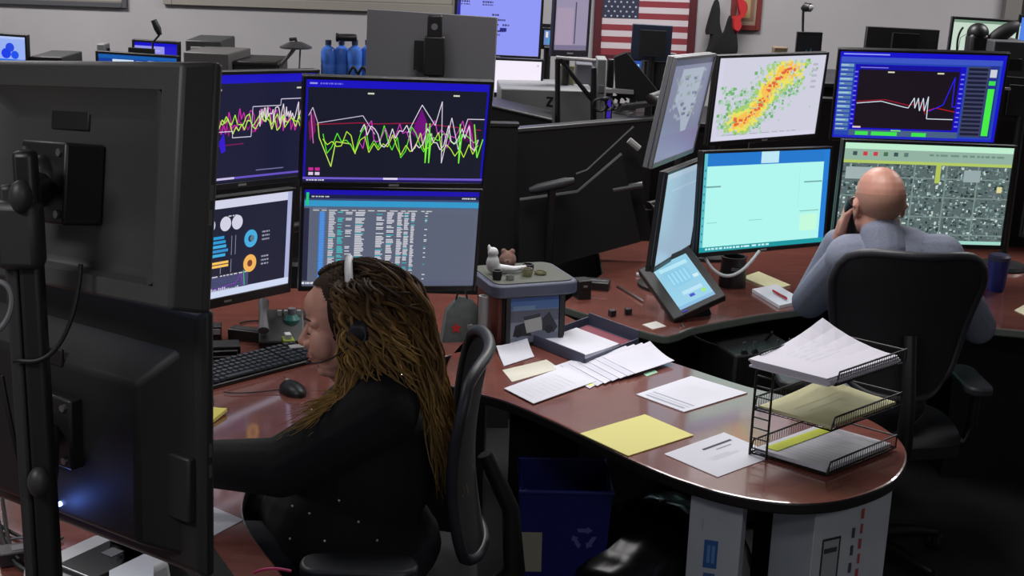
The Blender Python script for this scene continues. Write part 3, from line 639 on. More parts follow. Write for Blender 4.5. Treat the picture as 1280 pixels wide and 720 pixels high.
# sheets and notes on the woman's desk
sheet('yellow sticky note pad on the wood left of the woman\'s forearm', [(236, 520), (262, 512), (284, 517), (250, 541)], .7405, (236, 226, 120), th=.010, cat='note pad', name='note_pad', lift=(0, 0, .006, 0))
sheet('blank white sheet at the left desk edge below the woman\'s arm', [(215, 640), (252, 628), (304, 650), (262, 673)], .7405, marks=lines(rr, 8, .1, .9, .1, .8, (214, 218, 226)))
# sheets on the man's desk
sheet('cream notepad lying on the far desk left of the man', [(928, 348), (948, 341), (988, 358), (966, 364)], .7405, (206, 204, 160), th=.006, cat='note pad', name='note_pad')
sheet('white notepad at the desk edge by the man\'s elbow', [(940, 365), (970, 359), (1004, 379), (974, 386)], .741, (226, 226, 236), th=.012, cat='note pad', name='note_pad')
sheet('small white card on the left part of the far desk', [(803, 406), (820, 402), (833, 408), (816, 412)], .7405, (206, 204, 200), cat='card', name='card')
sheet('cream sheet on the far desk at the right frame edge', [(1268, 388), (1290, 376), (1300, 386), (1280, 394)], .7405, (214, 208, 176))
def pen(label, a, b_, col, r=.004, name='pen', cap=None):
    t = thing(name, label, 'pen', a); v = Vector(b_) - Vector(a)
    MB().tube([(0, 0, 0), v * .02, v * .94, v], [r * .5, r, r, r * .3], seg=10).build('barrel', col, t)
    MB().tube([v * .62 + Vector((0, 0, r)), v * .96 + Vector((0, 0, r * 1.3))], r * .35, seg=6).build('clip', cap or SILV, t); return t
pen('red pen lying across the white notepad by the man', atz(966, 363, .762), atz(984, 374, .762), RED)
pen('thin silver pen on the left part of the far desk', atz(771, 357, .745), atz(804, 376, .748), SILV)

# ------------------------------------------------------------------ keyboard and small things on the woman's desk
def keyboard(label, c, yaw, L=.44, W_=.15):
    t = thing('keyboard', label, 'keyboard', c, (0, 0, R(yaw)))
    b = MB(); b.add([(-L / 2, -W_ / 2, 0), (L / 2, -W_ / 2, 0), (L / 2, W_ / 2, 0), (-L / 2, W_ / 2, 0), (-L / 2, -W_ / 2, .010), (L / 2, -W_ / 2, .010), (L / 2, W_ / 2, .022), (-L / 2, W_ / 2, .022)], [(0, 3, 2, 1), (4, 5, 6, 7), (0, 1, 5, 4), (1, 2, 6, 5), (2, 3, 7, 6), (3, 0, 4, 7)]); b.build('base', BLK, t, bevel=.003)
    km = mat('dark_slate_keys', (46, 52, 60), .5)
    for j in range(6):
        k = MB(); v = -W_ / 2 + .016 + j * .0225; z = .0135 + (v + W_ / 2) * .08
        for i in range(20):
            u = -L / 2 + .018 + i * .0205 + (.004 if i > 14 else 0) + (.003 if i > 17 else 0)
            if j == 0 and 4 <= i <= 8: continue
            k.box((u, v, z + .003), (.017, .018, .006), taper=.82)
        if j == 0: k.box((-L / 2 + .018 + 6 * .0205, v, z + .003), (.10, .018, .006), taper=.95)
        tag(k.build('key_row', km, t, smooth=False))
    return t
kb = keyboard('black full-size keyboard in front of the woman\'s face', (atz(249, 465, .742) + atz(380, 449, .742)) / 2, 0)
a, b_ = atz(275, 485, .742), atz(388, 455, .742); ang = math.degrees(math.atan2(b_.y - a.y, b_.x - a.x)); n_ = Vector((-math.sin(R(ang)), math.cos(R(ang)), 0)); kb.rotation_euler = (0, 0, R(ang)); kb.location = (a + b_) / 2 + n_ * .08
def mouse(label, c, yaw, cat='mouse'):
    t = thing('computer_mouse', label, cat, c, (0, 0, R(yaw))); b = MB()
    b.ell((0, 0, .006), (.031, .055, .028), seg=24, rings=14); b.v = [(x, y, max(0, z)) for x, y, z in b.v]; b.build('shell', BLK, t)
    MB().tube([(0, .02, .032), (0, .034, .030)], .0045, seg=8).build('scroll_wheel', LGREY, t); MB().box((0, .03, .0335), (.0012, .04, .001)).build('button_seam', BLK2, t); return t
mouse('black mouse on the wood beside the woman\'s hair', atz(366, 491, .74), 40)
mouse('small black mouse left of the yellow note pad', atz(249, 508, .74), -20)
cable('thin dark mouse cable across the wood', [atz(280, 490, .745), atz(300, 494, .745), atz(335, 488, .745), atz(362, 486, .75)], .002)
def smallbox(name, label, cat, px, z, size, yaw, m, parts=(), bevel=.003, tilt=0):
    c = atz(px[0], px[1], z); t = thing(name, label, cat, c, (R(tilt), 0, R(yaw)))
    MB().box((0, 0, size[2] / 2), size).build('body', m, t, bevel=bevel)
    for nm, cc, ss, mm in parts: MB().box(cc, ss).build(nm, mm, t, bevel=.001)
    return t
tt = smallbox('card_reader', 'black card reader with a pale rim on its face, behind the keyboard', 'card reader', (277, 447), .74, (.11, .07, .045), 15, BLK)
MB().tube([(-.045, -.037, .015), (.045, -.037, .015), (.045, -.037, .032), (-.045, -.037, .032)], .0022, closed=True).build('rim', LGREY, tt)
smallbox('desk_speaker', 'small black box with a white end left of the card reader', 'speaker', (262, 425), .74, (.075, .05, .05), 10, BLK, [('front_plate', (.015, -.027, .035), (.04, .004, .018), LGREY)])
smallbox('power_strip', 'low black power block among cables behind the keyboard', 'power strip', (318, 425), .74, (.16, .05, .035), -14, BLK, [('socket_plate', (0, 0, .0355), (.13, .03, .002), BLK2)])
t = thing('desk_phone', 'black desk phone with grey keypad, just left of the woman\'s brow', 'phone', atz(352, 428, .74), (0, 0, R(10)))
b = MB(); b.add([(-.07, -.07, 0), (.07, -.07, 0), (.07, .07, 0), (-.07, .07, 0), (-.07, -.07, .025), (.07, -.07, .025), (.07, .07, .09), (-.07, .07, .09)], [(0, 3, 2, 1), (4, 5, 6, 7), (0, 1, 5, 4), (1, 2, 6, 5), (2, 3, 7, 6), (3, 0, 4, 7)]); b.build('base', BLK, t, bevel=.004)
MB().tube([(-.055, -.05, .055), (-.055, .0, .09), (-.055, .06, .115)], [.018, .012, .018], seg=10).build('handset', GREY, t)
for i in range(4): MB().box((-.005 + i * .02, .045, .082), (.013, .013, .02)).build('button', LGREY, t)
t = thing('spray_bottle', 'small teal bottle with a grey cap beside the desk phone', 'bottle', atz(365, 425, .74)); MB().lathe([(.001, 0), (.024, 0), (.026, .01), (.026, .07), (.014, .085), (.001, .085)], seg=18, cap=False).build('body', mat('teal_plastic', (52, 110, 104), .3), t); MB().lathe([(.001, .085), (.013, .085), (.013, .105), (.001, .105)], seg=16, cap=False).build('cap', GREY, t)
smallbox('tape_dispenser', 'small yellow-green dispenser in front of the teal bottle', 'dispenser', (360, 436), .74, (.035, .05, .035), 20, mat('lime_plastic', (150, 170, 40), .4), [('roll', (0, 0, .04), (.018, .03, .02), WHITEP)])
smallbox('card_box', 'little white card box close to the woman\'s nose', 'box', (371, 444), .74, (.045, .03, .025), 24, WHITEP, [('lid', (0, 0, .027), (.047, .032, .006), LGREY)])
for i, (px, g2) in enumerate((([(290, 420), (300, 408), (330, 414), (345, 424)], 0), ([(300, 404), (318, 398), (332, 404), (346, 398)], 0))):
    cable(['grey cable curling behind the keyboard', 'black cable running under the dashboard monitor'][i], [atz(x, y, .746) for x, y in px], .003, [GREY, WIRE][i])

# ------------------------------------------------------------------ photo cabinet at the left end of the peninsula
c0 = atz(663, 428, .742); yaw = math.degrees(math.atan2(*(lambda v: (v.y, v.x))(atz(700, 416, .742) - atz(625, 434, .742))))
yaw *= .5
t = thing('storage_cabinet', 'small brown cabinet with a slate lid, heaped with trinkets, at the desk end', 'cabinet', c0, (0, 0, R(yaw)))
Wc, Dc, Hc = .225, .20, .165
MB().box((0, Dc / 2 + .004, Hc / 2), (Wc, Dc, Hc)).build('body', mat('cabinet_brown', (92, 44, 34), .45, noise=.15, nscale=12), t, bevel=.003)
MB().box((.008, 0, Hc / 2), (Wc - .012, .012, Hc - .004)).build('door', BLK2, t, bevel=.002)
b = MB(); b.rbox((-.0, Dc / 2 - .01, Hc + .02), (Wc + .07, Dc + .07, .04), .04); b.build('lid', SLATE, t, bevel=.006)
b = MB(); b.rbox((-.0, Dc / 2 - .01, Hc + .005), (Wc + .05, Dc + .05, .018), .04); b.build('lid_rim', BLK, t)
MB().rbox((-.0, Dc / 2 - .008, Hc + .0415), (Wc + .04, Dc + .04, .003), .03).build('tray_liner', mat('grey_green_liner', (74, 78, 70), .7), t)
d = Draw(.165, .15, (128, 138, 160))
d.rect(0, 0, 1, .16, (60, 90, 150)); d.rect(0, .1, 1, .28, (84, 120, 176)); d.rect(.05, .2, .5, .3, (120, 150, 186)); d.rect(0, .3, 1, .55, (100, 106, 122)); d.rect(0, .55, 1, 1, (134, 142, 160)); d.poly([(0, .9), (.5, .75), (1, .82), (1, 1), (0, 1)], (112, 120, 138))
d.poly([(.05, .86), (.1, .62), (.3, .56), (.45, .86)], (44, 46, 54)); d.disc(.16, .78, .09, (30, 32, 38)); d.poly([(.26, .44), (.62, .38), (.66, .74), (.34, .8)], (186, 188, 186)); d.poly([(.26, .44), (.62, .38), (.62, .46), (.28, .52)], (60, 70, 80)); d.poly([(.66, .5), (.8, .36), (.98, .7), (.9, .82), (.66, .76)], (52, 54, 62)); d.disc(.8, .74, .085, (34, 36, 42))
o = thing('picture_frame', 'framed photo of a pale off-road vehicle, propped on the cabinet front', 'picture frame', c0, (R(-2), 0, R(yaw)))
d.b.build('photo', PRINT, o, smooth=False, loc=(.004, -.0218, .083)); b = MB()
for sx in (-1, 1): b.box((sx * .091 + .004, -.02, .083), (.014, .014, .178))
for sz in (-1, 1): b.box((.004, -.02, .083 + sz * .082), (.17, .014, .014))
b.box((.004, -.0165, .083), (.17, .006, .16)); b.build('frame', BLK, o)
Mc = Matrix.LocRotScale(c0, Euler((0, 0, R(yaw))), None); zt = Hc + .043
def on_cab(x, y): return Mc @ Vector((x, y, zt))
t = thing('dog_figurine', 'white animal figurine stretched out on the slate lid', 'figurine', on_cab(-.10, .10), (0, 0, R(yaw)))
blob([('e', (0, 0, .035), (.022, .018, .032)), ('e', (0, 0, .07), (.018, .015, .018)), ('c', (.01, 0, .02), .014, (.07, -.01, .014), .01), ('c', (.07, -.01, .014), .01, (.11, -.005, .018), .006), ('e', (-.012, .006, .085), (.006, .005, .012))], 'body', WHITEP, t, .003)
t = thing('plush_toy', 'small pinkish brown plush ball toy behind the white figurine', 'toy', on_cab(-.03, .15)); blob([('e', (0, 0, .03), (.028, .026, .03)), ('e', (-.014, 0, .058), (.01, .008, .01)), ('e', (.014, 0, .058), (.01, .008, .01)), ('e', (.0, -.022, .028), (.012, .01, .01))], 'body', mat('plush_pink_brown', (120, 92, 84), .95, bump=.5, nscale=300), t, .003)
MB().ell((0, -.03, .033), (.003, .003, .003)).build('nose', BLK, t)
for i, (x, y, m_, l, sz) in enumerate(((-.07, .02, LGREY, 'small grey tin at the front of the slate lid', (.014, .014)), (.0, .05, mat('brass_pale', (150, 146, 110), .4, metal=.4), 'pale brass pot in the middle of the slate lid', (.018, .024)), (.05, .06, mat('olive_glaze', (128, 126, 84), .35), 'olive glazed dish right of the brass pot', (.02, .01)), (.03, .12, BLK, 'black round pot at the back of the slate lid', (.02, .02)), (-.11, .03, BLK2, 'black cup at the left end of the slate lid', (.016, .03)))):
    t = thing('trinket_pot', l, 'trinket', on_cab(x, y)); r_, h_ = sz
    MB().lathe([(.0005, 0), (r_ * .8, 0), (r_, h_ * .5), (r_ * .9, h_), (r_ * .75, h_), (r_ * .8, h_ * .5), (.0005, h_ * .3)], seg=20, cap=False).build('body', m_, t); MB().tube([(r_ * .9 * math.cos(a_ * .5236), r_ * .9 * math.sin(a_ * .5236), h_) for a_ in range(12)], .0016, closed=True, seg=6).build('rim', SILV, t)
# grey gift bag with a red star, white post beside it
cb = atz(576, 424, .74); t = thing('gift_bag', 'crumpled grey bag with a red star print, left of the cabinet', 'bag', cb, (0, 0, R(12)))
b = MB(); b.add([(-.065, -.03, 0), (.065, -.03, 0), (.065, .03, 0), (-.065, .03, 0), (-.05, -.02, .10), (.06, -.02, .10), (.06, .02, .10), (-.05, .02, .10), (-.01, -.006, .145), (.03, -.006, .135), (.03, .006, .135), (-.01, .006, .145)], [(0, 3, 2, 1), (0, 1, 5, 4), (1, 2, 6, 5), (2, 3, 7, 6), (3, 0, 4, 7), (4, 5, 9, 8), (5, 6, 10, 9), (6, 7, 11, 10), (7, 4, 8, 11), (8, 9, 10, 11)]); b.build('sack', mat('grey_bag', (78, 84, 84), .6, noise=.2, nscale=40, bump=.6), t)
MB().tube([(-.02, -.004, .13), (-.012, -.004, .165), (.01, -.004, .168), (.018, -.004, .13)], .003).build('handle', BLK, t)
pts = []
for i in range(10): a_ = R(90 + 36 * i); q = .019 if i % 2 == 0 else .009; pts.append((-.02 + q * math.cos(a_), .045 + q * math.sin(a_)))
b = MB(); vs = [(x, -.0312 + z * .1, z) for x, z in pts]; b.add(vs, [tuple(range(10))]); b.build('star_print', RED, t, smooth=False)
MB().box((.035, -.0265, .05), (.04, .002, .012), rot=(R(6), 0, 0)).build('label_patch', LGREY, t)
t = thing('paper_roll', 'tall pale grey roll standing between the bag and the cabinet', 'roll', atz(603, 430, .74)); MB().lathe([(.0005, 0), (.016, 0), (.016, .16), (.010, .16), (.010, .15), (.0005, .15)], seg=20, cap=False).build('tube', LGREY, t); MB().lathe([(.0165, .0), (.0165, .012)], seg=20, cap=False).build('end_band', GREY, t)

# ------------------------------------------------------------------ the man's desk things
t = thing('touch_phone', 'tilted black touch screen phone with a pale blue display', 'phone', (0, 0, 0))
# pose fitted to the four corners of its display
p0, p1, p2, p3 = aty(818, 335, 4.62), aty(862, 315, 4.66), aty(888, 366, 4.50), aty(848, 391, 4.46)
ux = (p1 - p0).normalized(); uz = ((p0 - p3) - ux * (p0 - p3).dot(ux)).normalized(); uy = uz.cross(ux); cc = (p0 + p1 + p2 + p3) / 4
t.matrix_world = Matrix(((ux.x, uy.x, uz.x, cc.x), (ux.y, uy.y, uz.y, cc.y), (ux.z, uy.z, uz.z, cc.z), (0, 0, 0, 1)))
ws, hs = ((p1 - p0).length + (p2 - p3).length) / 2, ((p0 - p3).length + (p1 - p2).length) / 2
MB().box((-.006, .018, 0), (ws + .07, .03, hs + .05)).build('casing', BLK, t, bevel=.006)
d = Draw(ws, hs, (140, 200, 224)); d.rect(.12, .1, .9, .18, (176, 226, 240)); d.rect(.2, .22, .8, .55, (128, 196, 226))
for i in range(5): d.rect(.24 + i * .11, .25, .29 + i * .11, .5, (156, 214, 236))
d.rect(.3, .68, .85, .76, (176, 220, 236)); d.rect(.42, .79, .56, .85, (26, 50, 190)); d.disc(.82, .82, .06, (150, 226, 90)); d.rect(0, .93, 1, 1, (120, 176, 214)); d.rect(.8, .45, .95, .52, (200, 230, 240)); d.b.build('screen', SCREEN, t, smooth=False, loc=(0, .0015, 0))
MB().box((-ws * .42, .0018, -hs / 2 - .010), (.02, .002, .006)).build('indicator_light', mat('blue_led', (40, 40, 230), .3), t)
MB().box((0, .07, -.07), (.10, .10, .03), rot=(R(-40), 0, 0)).build('foot', BLK, t, bevel=.004)
t = thing('phone_cradle', 'black round holder under the turquoise form monitor, coiled cord behind it', 'holder', atz(915, 357, .74)); MB().lathe([(.001, 0), (.05, 0), (.052, .01), (.046, .10), (.05, .115), (.04, .115), (.036, .03), (.001, .03)], seg=28, cap=False).build('cup', BLK, t); MB().box((0, -.048, .075), (.03, .006, .012)).build('badge', GREY, t)
cable('white cord drooping in front of the black round holder', [aty(880, 318, 4.78), aty(890, 345, 4.74), aty(915, 362, 4.72), aty(935, 332, 4.76), aty(949, 314, 4.84)], .006, WHITEP)
cable('dark cable hanging along the front edge of the far desk', [atz(852, 405, .745), atz(862, 425, .72), atz(900, 440, .60), atz(950, 445, .58), atz(965, 415, .70)], .005)
t = thing('travel_mug', 'dark blue tumbler at the man\'s right, under the aerial map monitor', 'mug', atz(1244, 363, .74)); MB().lathe([(.001, 0), (.030, 0), (.033, .01), (.040, .12), (.038, .125), (.001, .12)], seg=28, cap=False).build('body', NAVY, t); MB().lathe([(.001, .12), (.042, .12), (.042, .135), (.034, .142), (.001, .142)], seg=28, cap=False).build('lid', mat('slate_blue_lid', (60, 62, 92), .4), t)
for i, (px, sz, yw, l) in enumerate((((727, 372), (.05, .06, .07), 20, 'black pen cup block with grey knobs on the left of the far desk'), ((765, 395), (.022, .022, .022), 30, 'tiny dark cube on the left of the far desk'), ((785, 393), (.024, .022, .022), 10, 'tiny dark cube beside the touch phone'), ((745, 360), (.10, .07, .03), -10, 'flat black pouch behind the silver pen'), ((800, 345), (.03, .025, .012), 0, 'small white eraser beside the angled monitors'))):
    smallbox(['pen_block', 'ink_cube', 'ink_cube', 'pouch', 'eraser'][i], l, ['pen holder', 'cube', 'cube', 'pouch', 'eraser'][i], px, .74, sz, yw, WHITEP if i == 4 else BLK, [('knob', (0, -sz[1] / 2 - .002, sz[2] * .7), (.015, .004, .008), GREY)] if i == 0 else [('seam', (0, 0, sz[2] + .0005), (sz[0] * .8, sz[1] * .1, .001), GREY)])
t = thing('speaker_box', 'black accessory box wedged beside the touch phone and pale blue monitor', 'box', atz(845, 350, .74), (0, 0, R(30))); MB().box((0, 0, .06), (.09, .06, .12)).build('body', BLK, t, bevel=.006); MB().box((.02, -.031, .09), (.04, .002, .03)).build('label_plate', mat('pale_violet', (150, 146, 180), .5), t)

# black file box with binder clips, behind the wire tray
cF = (atz(945, 470, .62) + atz(1030, 450, .62)) / 2; cF = Vector((.90, 3.95, 0)); cF = atz(978, 440, .66); cF.z = 0; cF.x -= .05
t = thing('file_cart', 'black textured file cart behind the wire tray, silver clips along its top', 'file cart', cF, (0, 0, R(20)))
MB().box((0, .12, .36), (.26, .26, .60)).build('body', mat('black_pebbled_vinyl', (20, 20, 22), .55, bump=1, nscale=120), t, bevel=.01)
for sx in (-1, 1):
    for sy in (-1, 1): MB().lathe([(.001, -.02), (.02, -.02), (.02, .02), (.001, .02)], seg=14).build('caster', BLK, t).matrix_local = Matrix.Translation((sx * .1, .12 + sy * .1, .03)) @ Matrix.Rotation(R(90), 4, 'X')
MB().box((0, .12, .05), (.24, .24, .04)).build('base', BLK2, t)
for i, (x, l) in enumerate(((-.09, 'leftmost silver binder clip on the black file cart'), (-.05, 'second silver binder clip from the left on the black file cart'), (.04, 'second silver binder clip from the right on the black file cart'), (.085, 'rightmost silver binder clip on the black file cart'))):
    k = thing('binder_clip', l, 'binder clip', t.location + Matrix.Rotation(R(20), 3, 'Z') @ Vector((x, .0, .66)), (0, 0, R(20 + i * 17)), 'binder clips on the file cart')
    MB().box((0, 0, .006), (.026, .012, .012), taper=.5).build('clamp', BLK, k); MB().tube([(-.009, .002, .008), (-.006, .004, .038), (.006, .004, .038), (.009, .002, .008)], .002, seg=6).build('wire_handle', SILV, k)

# ------------------------------------------------------------------ under the desks
t = thing('recycling_bin', 'blue recycling bin on the floor under the peninsula desk', 'bin', (.17, 3.66, 0), (0, 0, R(2))); t.location.z = 0
bw, bd, bh = .26, .24, .50
b = MB(); o_ = [(-bw / 2 * .82, -bd / 2 * .82, 0), (bw / 2 * .82, -bd / 2 * .82, 0), (bw / 2 * .82, bd / 2 * .82, 0), (-bw / 2 * .82, bd / 2 * .82, 0)]; T_ = [(x / .82, y / .82, bh) for x, y, z in o_]; T2 = [(x / .82 * .94, y / .82 * .94, bh) for x, y, z in o_]; I2 = [(x * .94, y * .94, .01) for x, y, z in o_]
b.add(o_ + T_ + T2 + I2, [(0, 3, 2, 1)] + [(i, (i + 1) % 4, 4 + (i + 1) % 4, 4 + i) for i in range(4)] + [(4 + i, 4 + (i + 1) % 4, 8 + (i + 1) % 4, 8 + i) for i in range(4)] + [(8 + i, 8 + (i + 1) % 4, 12 + (i + 1) % 4, 12 + i) for i in range(4)] + [(12, 13, 14, 15)]); b.build('tub', NAVY, t, smooth=False)
b = MB(); b.tube([(x * 1.01, y * 1.01, bh) for x, y, z in T_], .008, closed=True); b.build('rim', NAVY, t)
yf = lambda z: -(bd / 2) * (.82 + .18 * z / bh) - .0015
MB().quad((-.122, yf(.25), .25), (-.062, yf(.25), .25), (-.064, yf(.375), .375), (-.125, yf(.375), .375)).build('paper_label', mat('cream_label', (166, 164, 146), .8), t, smooth=False)
b = MB()                                                       # three chasing arrows
for k in range(3):
    a0 = R(90 + 120 * k); Lx = []
    for dx_, dz_ in ((-.022, .012), (.008, .012), (.008, .018), (.024, .006), (.008, -.006), (.008, .0), (-.016, .0)):
        px_, pz_ = dx_, dz_ + .018; Lx.append((.055 + px_ * math.cos(a0 - R(90)) - pz_ * math.sin(a0 - R(90)), .36 + px_ * math.sin(a0 - R(90)) + pz_ * math.cos(a0 - R(90))))
    b.add([(x, yf(z) - .0005, z) for x, z in Lx], [tuple(range(7))])
tag(b.build('recycling_symbol', mat('faded_blue_print', (96, 104, 170), .7), t, smooth=False))
def carton(label, p_px, q_px, dep, h, colr, draw_fn, out=1):
    p, q = atz(*p_px, h), atz(*q_px, h); W_ = (q - p).length; a_ = math.atan2(q.y - p.y, q.x - p.x)
    t = thing('cardboard_box', label, 'box', ((p.x + q.x) / 2, (p.y + q.y) / 2, 0), (0, 0, a_))
    b = MB(); b.box((0, dep / 2, h / 2), (W_, dep, h)); b.build('carton', colr, t, bevel=.002)
    b = MB(); b.box((0, dep / 2, h + .0008), (W_ * .96, .002, .0016)); b.build('lid_seam', GREY, t)
    d = Draw(W_, h, (0, 0, 0)); d.b = MB(); draw_fn(d); d.b.build('printing', PRINT, t, smooth=False, loc=(0, -.0012, h / 2)); return t
cw = mat('white_carton', (178, 186, 194), .75, noise=.05, nscale=10)
def pr1(d): d.rect(.32, .16, .58, .27, (44, 92, 160)); d.rect(.38, .18, .44, .25, (90, 140, 196)); d.rect(.47, .18, .53, .25, (90, 140, 196)); d.rect(.34, .29, .56, .31, (70, 100, 150)); d.rect(.25, .08, .27, .12, (150, 160, 170))
def pr2(d):
    d.rect(.12, .14, .36, .80, (40, 44, 50)); d.rect(.14, .15, .34, .79, (150, 158, 160)); d.rect(.15, .18, .32, .2, (60, 60, 64)); d.rect(.16, .32, .3, .34, (90, 96, 100)); d.rect(.16, .5, .3, .52, (110, 112, 116))
    for i in range(9): d.rect(.50, .12 + i * .07, .54, .16 + i * .07, (70, 70, 80)); 
    for i in range(12): d.rect(.60 + (i % 2) * .01, .05 + i * .06, .64, .09 + i * .06, (170, 70, 76))
carton('white carton with a small blue logo under the peninsula desk', (864, 620), (930, 629), .16, .69, cw, pr1)
carton('white carton with a printed frame and red lettering under the rounded desk end', (1021, 632), (1116, 612), .16, .69, cw, pr2)
# crumpled black rubbish bag
b = MB(); b.ell((0, 0, .17), (.20, .16, .17), seg=40, rings=26); rb = random.Random(5)
ph = [(Vector((rb.uniform(-1, 1), rb.uniform(-1, 1), rb.uniform(-1, 1))).normalized(), rb.uniform(14, 46), rb.uniform(0, 6)) for _ in range(14)]
b.v = [tuple(Vector(v) + (Vector(v) - Vector((0, 0, .17))).normalized() * sum(abs(math.sin(n__.dot(Vector(v)) * f__ + p__)) * .010 for n__, f__, p__ in ph) * (1 if v[2] > .02 else 0)) for v in b.v]; b.v = [(x, y, max(z, .0)) for x, y, z in b.v]
t = thing('rubbish_bag', 'crumpled shiny black rubbish bag on the floor beside the blue bin', 'bag', (.46, 3.66, 0)); b.build('bag', mat('black_film', (16, 16, 18), .22), t)
MB().tube([(0, 0, .33), (.01, 0, .37), (-.01, .01, .41)], [.02, .012, .03], seg=10).build('knot', mat('black_film', (16, 16, 18), .22), t)

# ------------------------------------------------------------------ lower left corner things
t = thing('label_printer', 'pale grey desktop machine with a dark glossy panel, bottom left', 'printer', atz(122, 728, .80), (0, 0, R(-32))); t.location.z = .742
MB().box((0, 0, .05), (.22, .20, .10), taper=.92).build('body', WHITEP, t, bevel=.012)
MB().box((.015, .0, .106), (.10, .13, .012)).build('front_panel', BLK, t, bevel=.002); MB().box((.01, .03, .1125), (.03, .03, .001)).build('display', GREY, t); MB().tube([(-.035, -.065, .113), (.065, -.065, .113)], .002).build('trim', SILV, t)
sheet('white sheet leaning behind the pale grey machine', [(138, 668), (192, 700), (192, 740), (136, 735)], .852, (196, 200, 206), th=.002)
for i, P_ in enumerate(([(-4, 655), (20, 668), (50, 690), (78, 672)], [(-4, 690), (30, 712), (60, 690), (80, 705)], [(-5, 640), (6, 700), (20, 716), (60, 722)], [(8, 676), (40, 664), (60, 684), (52, 712)], [(0, 610), (8, 640), (4, 680), (24, 700)])):
    cable(['black cable looping to the pale grey machine', 'brown cable coil on the side desk', 'thick black cable at the left frame edge', 'grey cable coil on the side desk', 'black cable dropping along the left frame edge'][i], [atz(x, y, .748 + .004 * i) for x, y in P_], [.004, .003, .006, .003, .004][i], [WIRE, mat('brown_cable', (96, 66, 54), .5), WIRE, GREY, WIRE][i])
smallbox('power_adapter', 'black power adapter among the cables in the lower left corner', 'adapter', (28, 700), .742, (.09, .05, .03), 25, BLK, [('label_plate', (0, 0, .0305), (.04, .025, .001), GREY)])
o = MB().tube([(.0, -.041, -.15), (.0, -.046, -.15)], .004, seg=12).build('status_light', (lambda m: (m.node_tree.nodes['Principled BSDF'].inputs['Emission Color'].__setattr__('default_value', (.25, .4, 1, 1)), m.node_tree.nodes['Principled BSDF'].inputs['Emission Strength'].__setattr__('default_value', 10), m)[2])(mat('blue_power_led', (60, 90, 240), .4)), FL)
l_ = bpy.data.lights.new('status_light_glow', 'POINT'); l_.energy = .10; l_.color = (.12, .25, 1); l_.shadow_soft_size = .006; lo_ = bpy.data.objects.new('status_light_glow', l_); COL.objects.link(lo_); lo_.parent = FL; lo_.location = (.0, -.08, -.155)
cable('pink cable in the woman\'s lap at the desk tip', [aty(318, 716, 2.52), aty(330, 710, 2.5), aty(345, 709, 2.5), aty(364, 714, 2.5)], .003, mat('pink_cable', (200, 60, 110), .5))

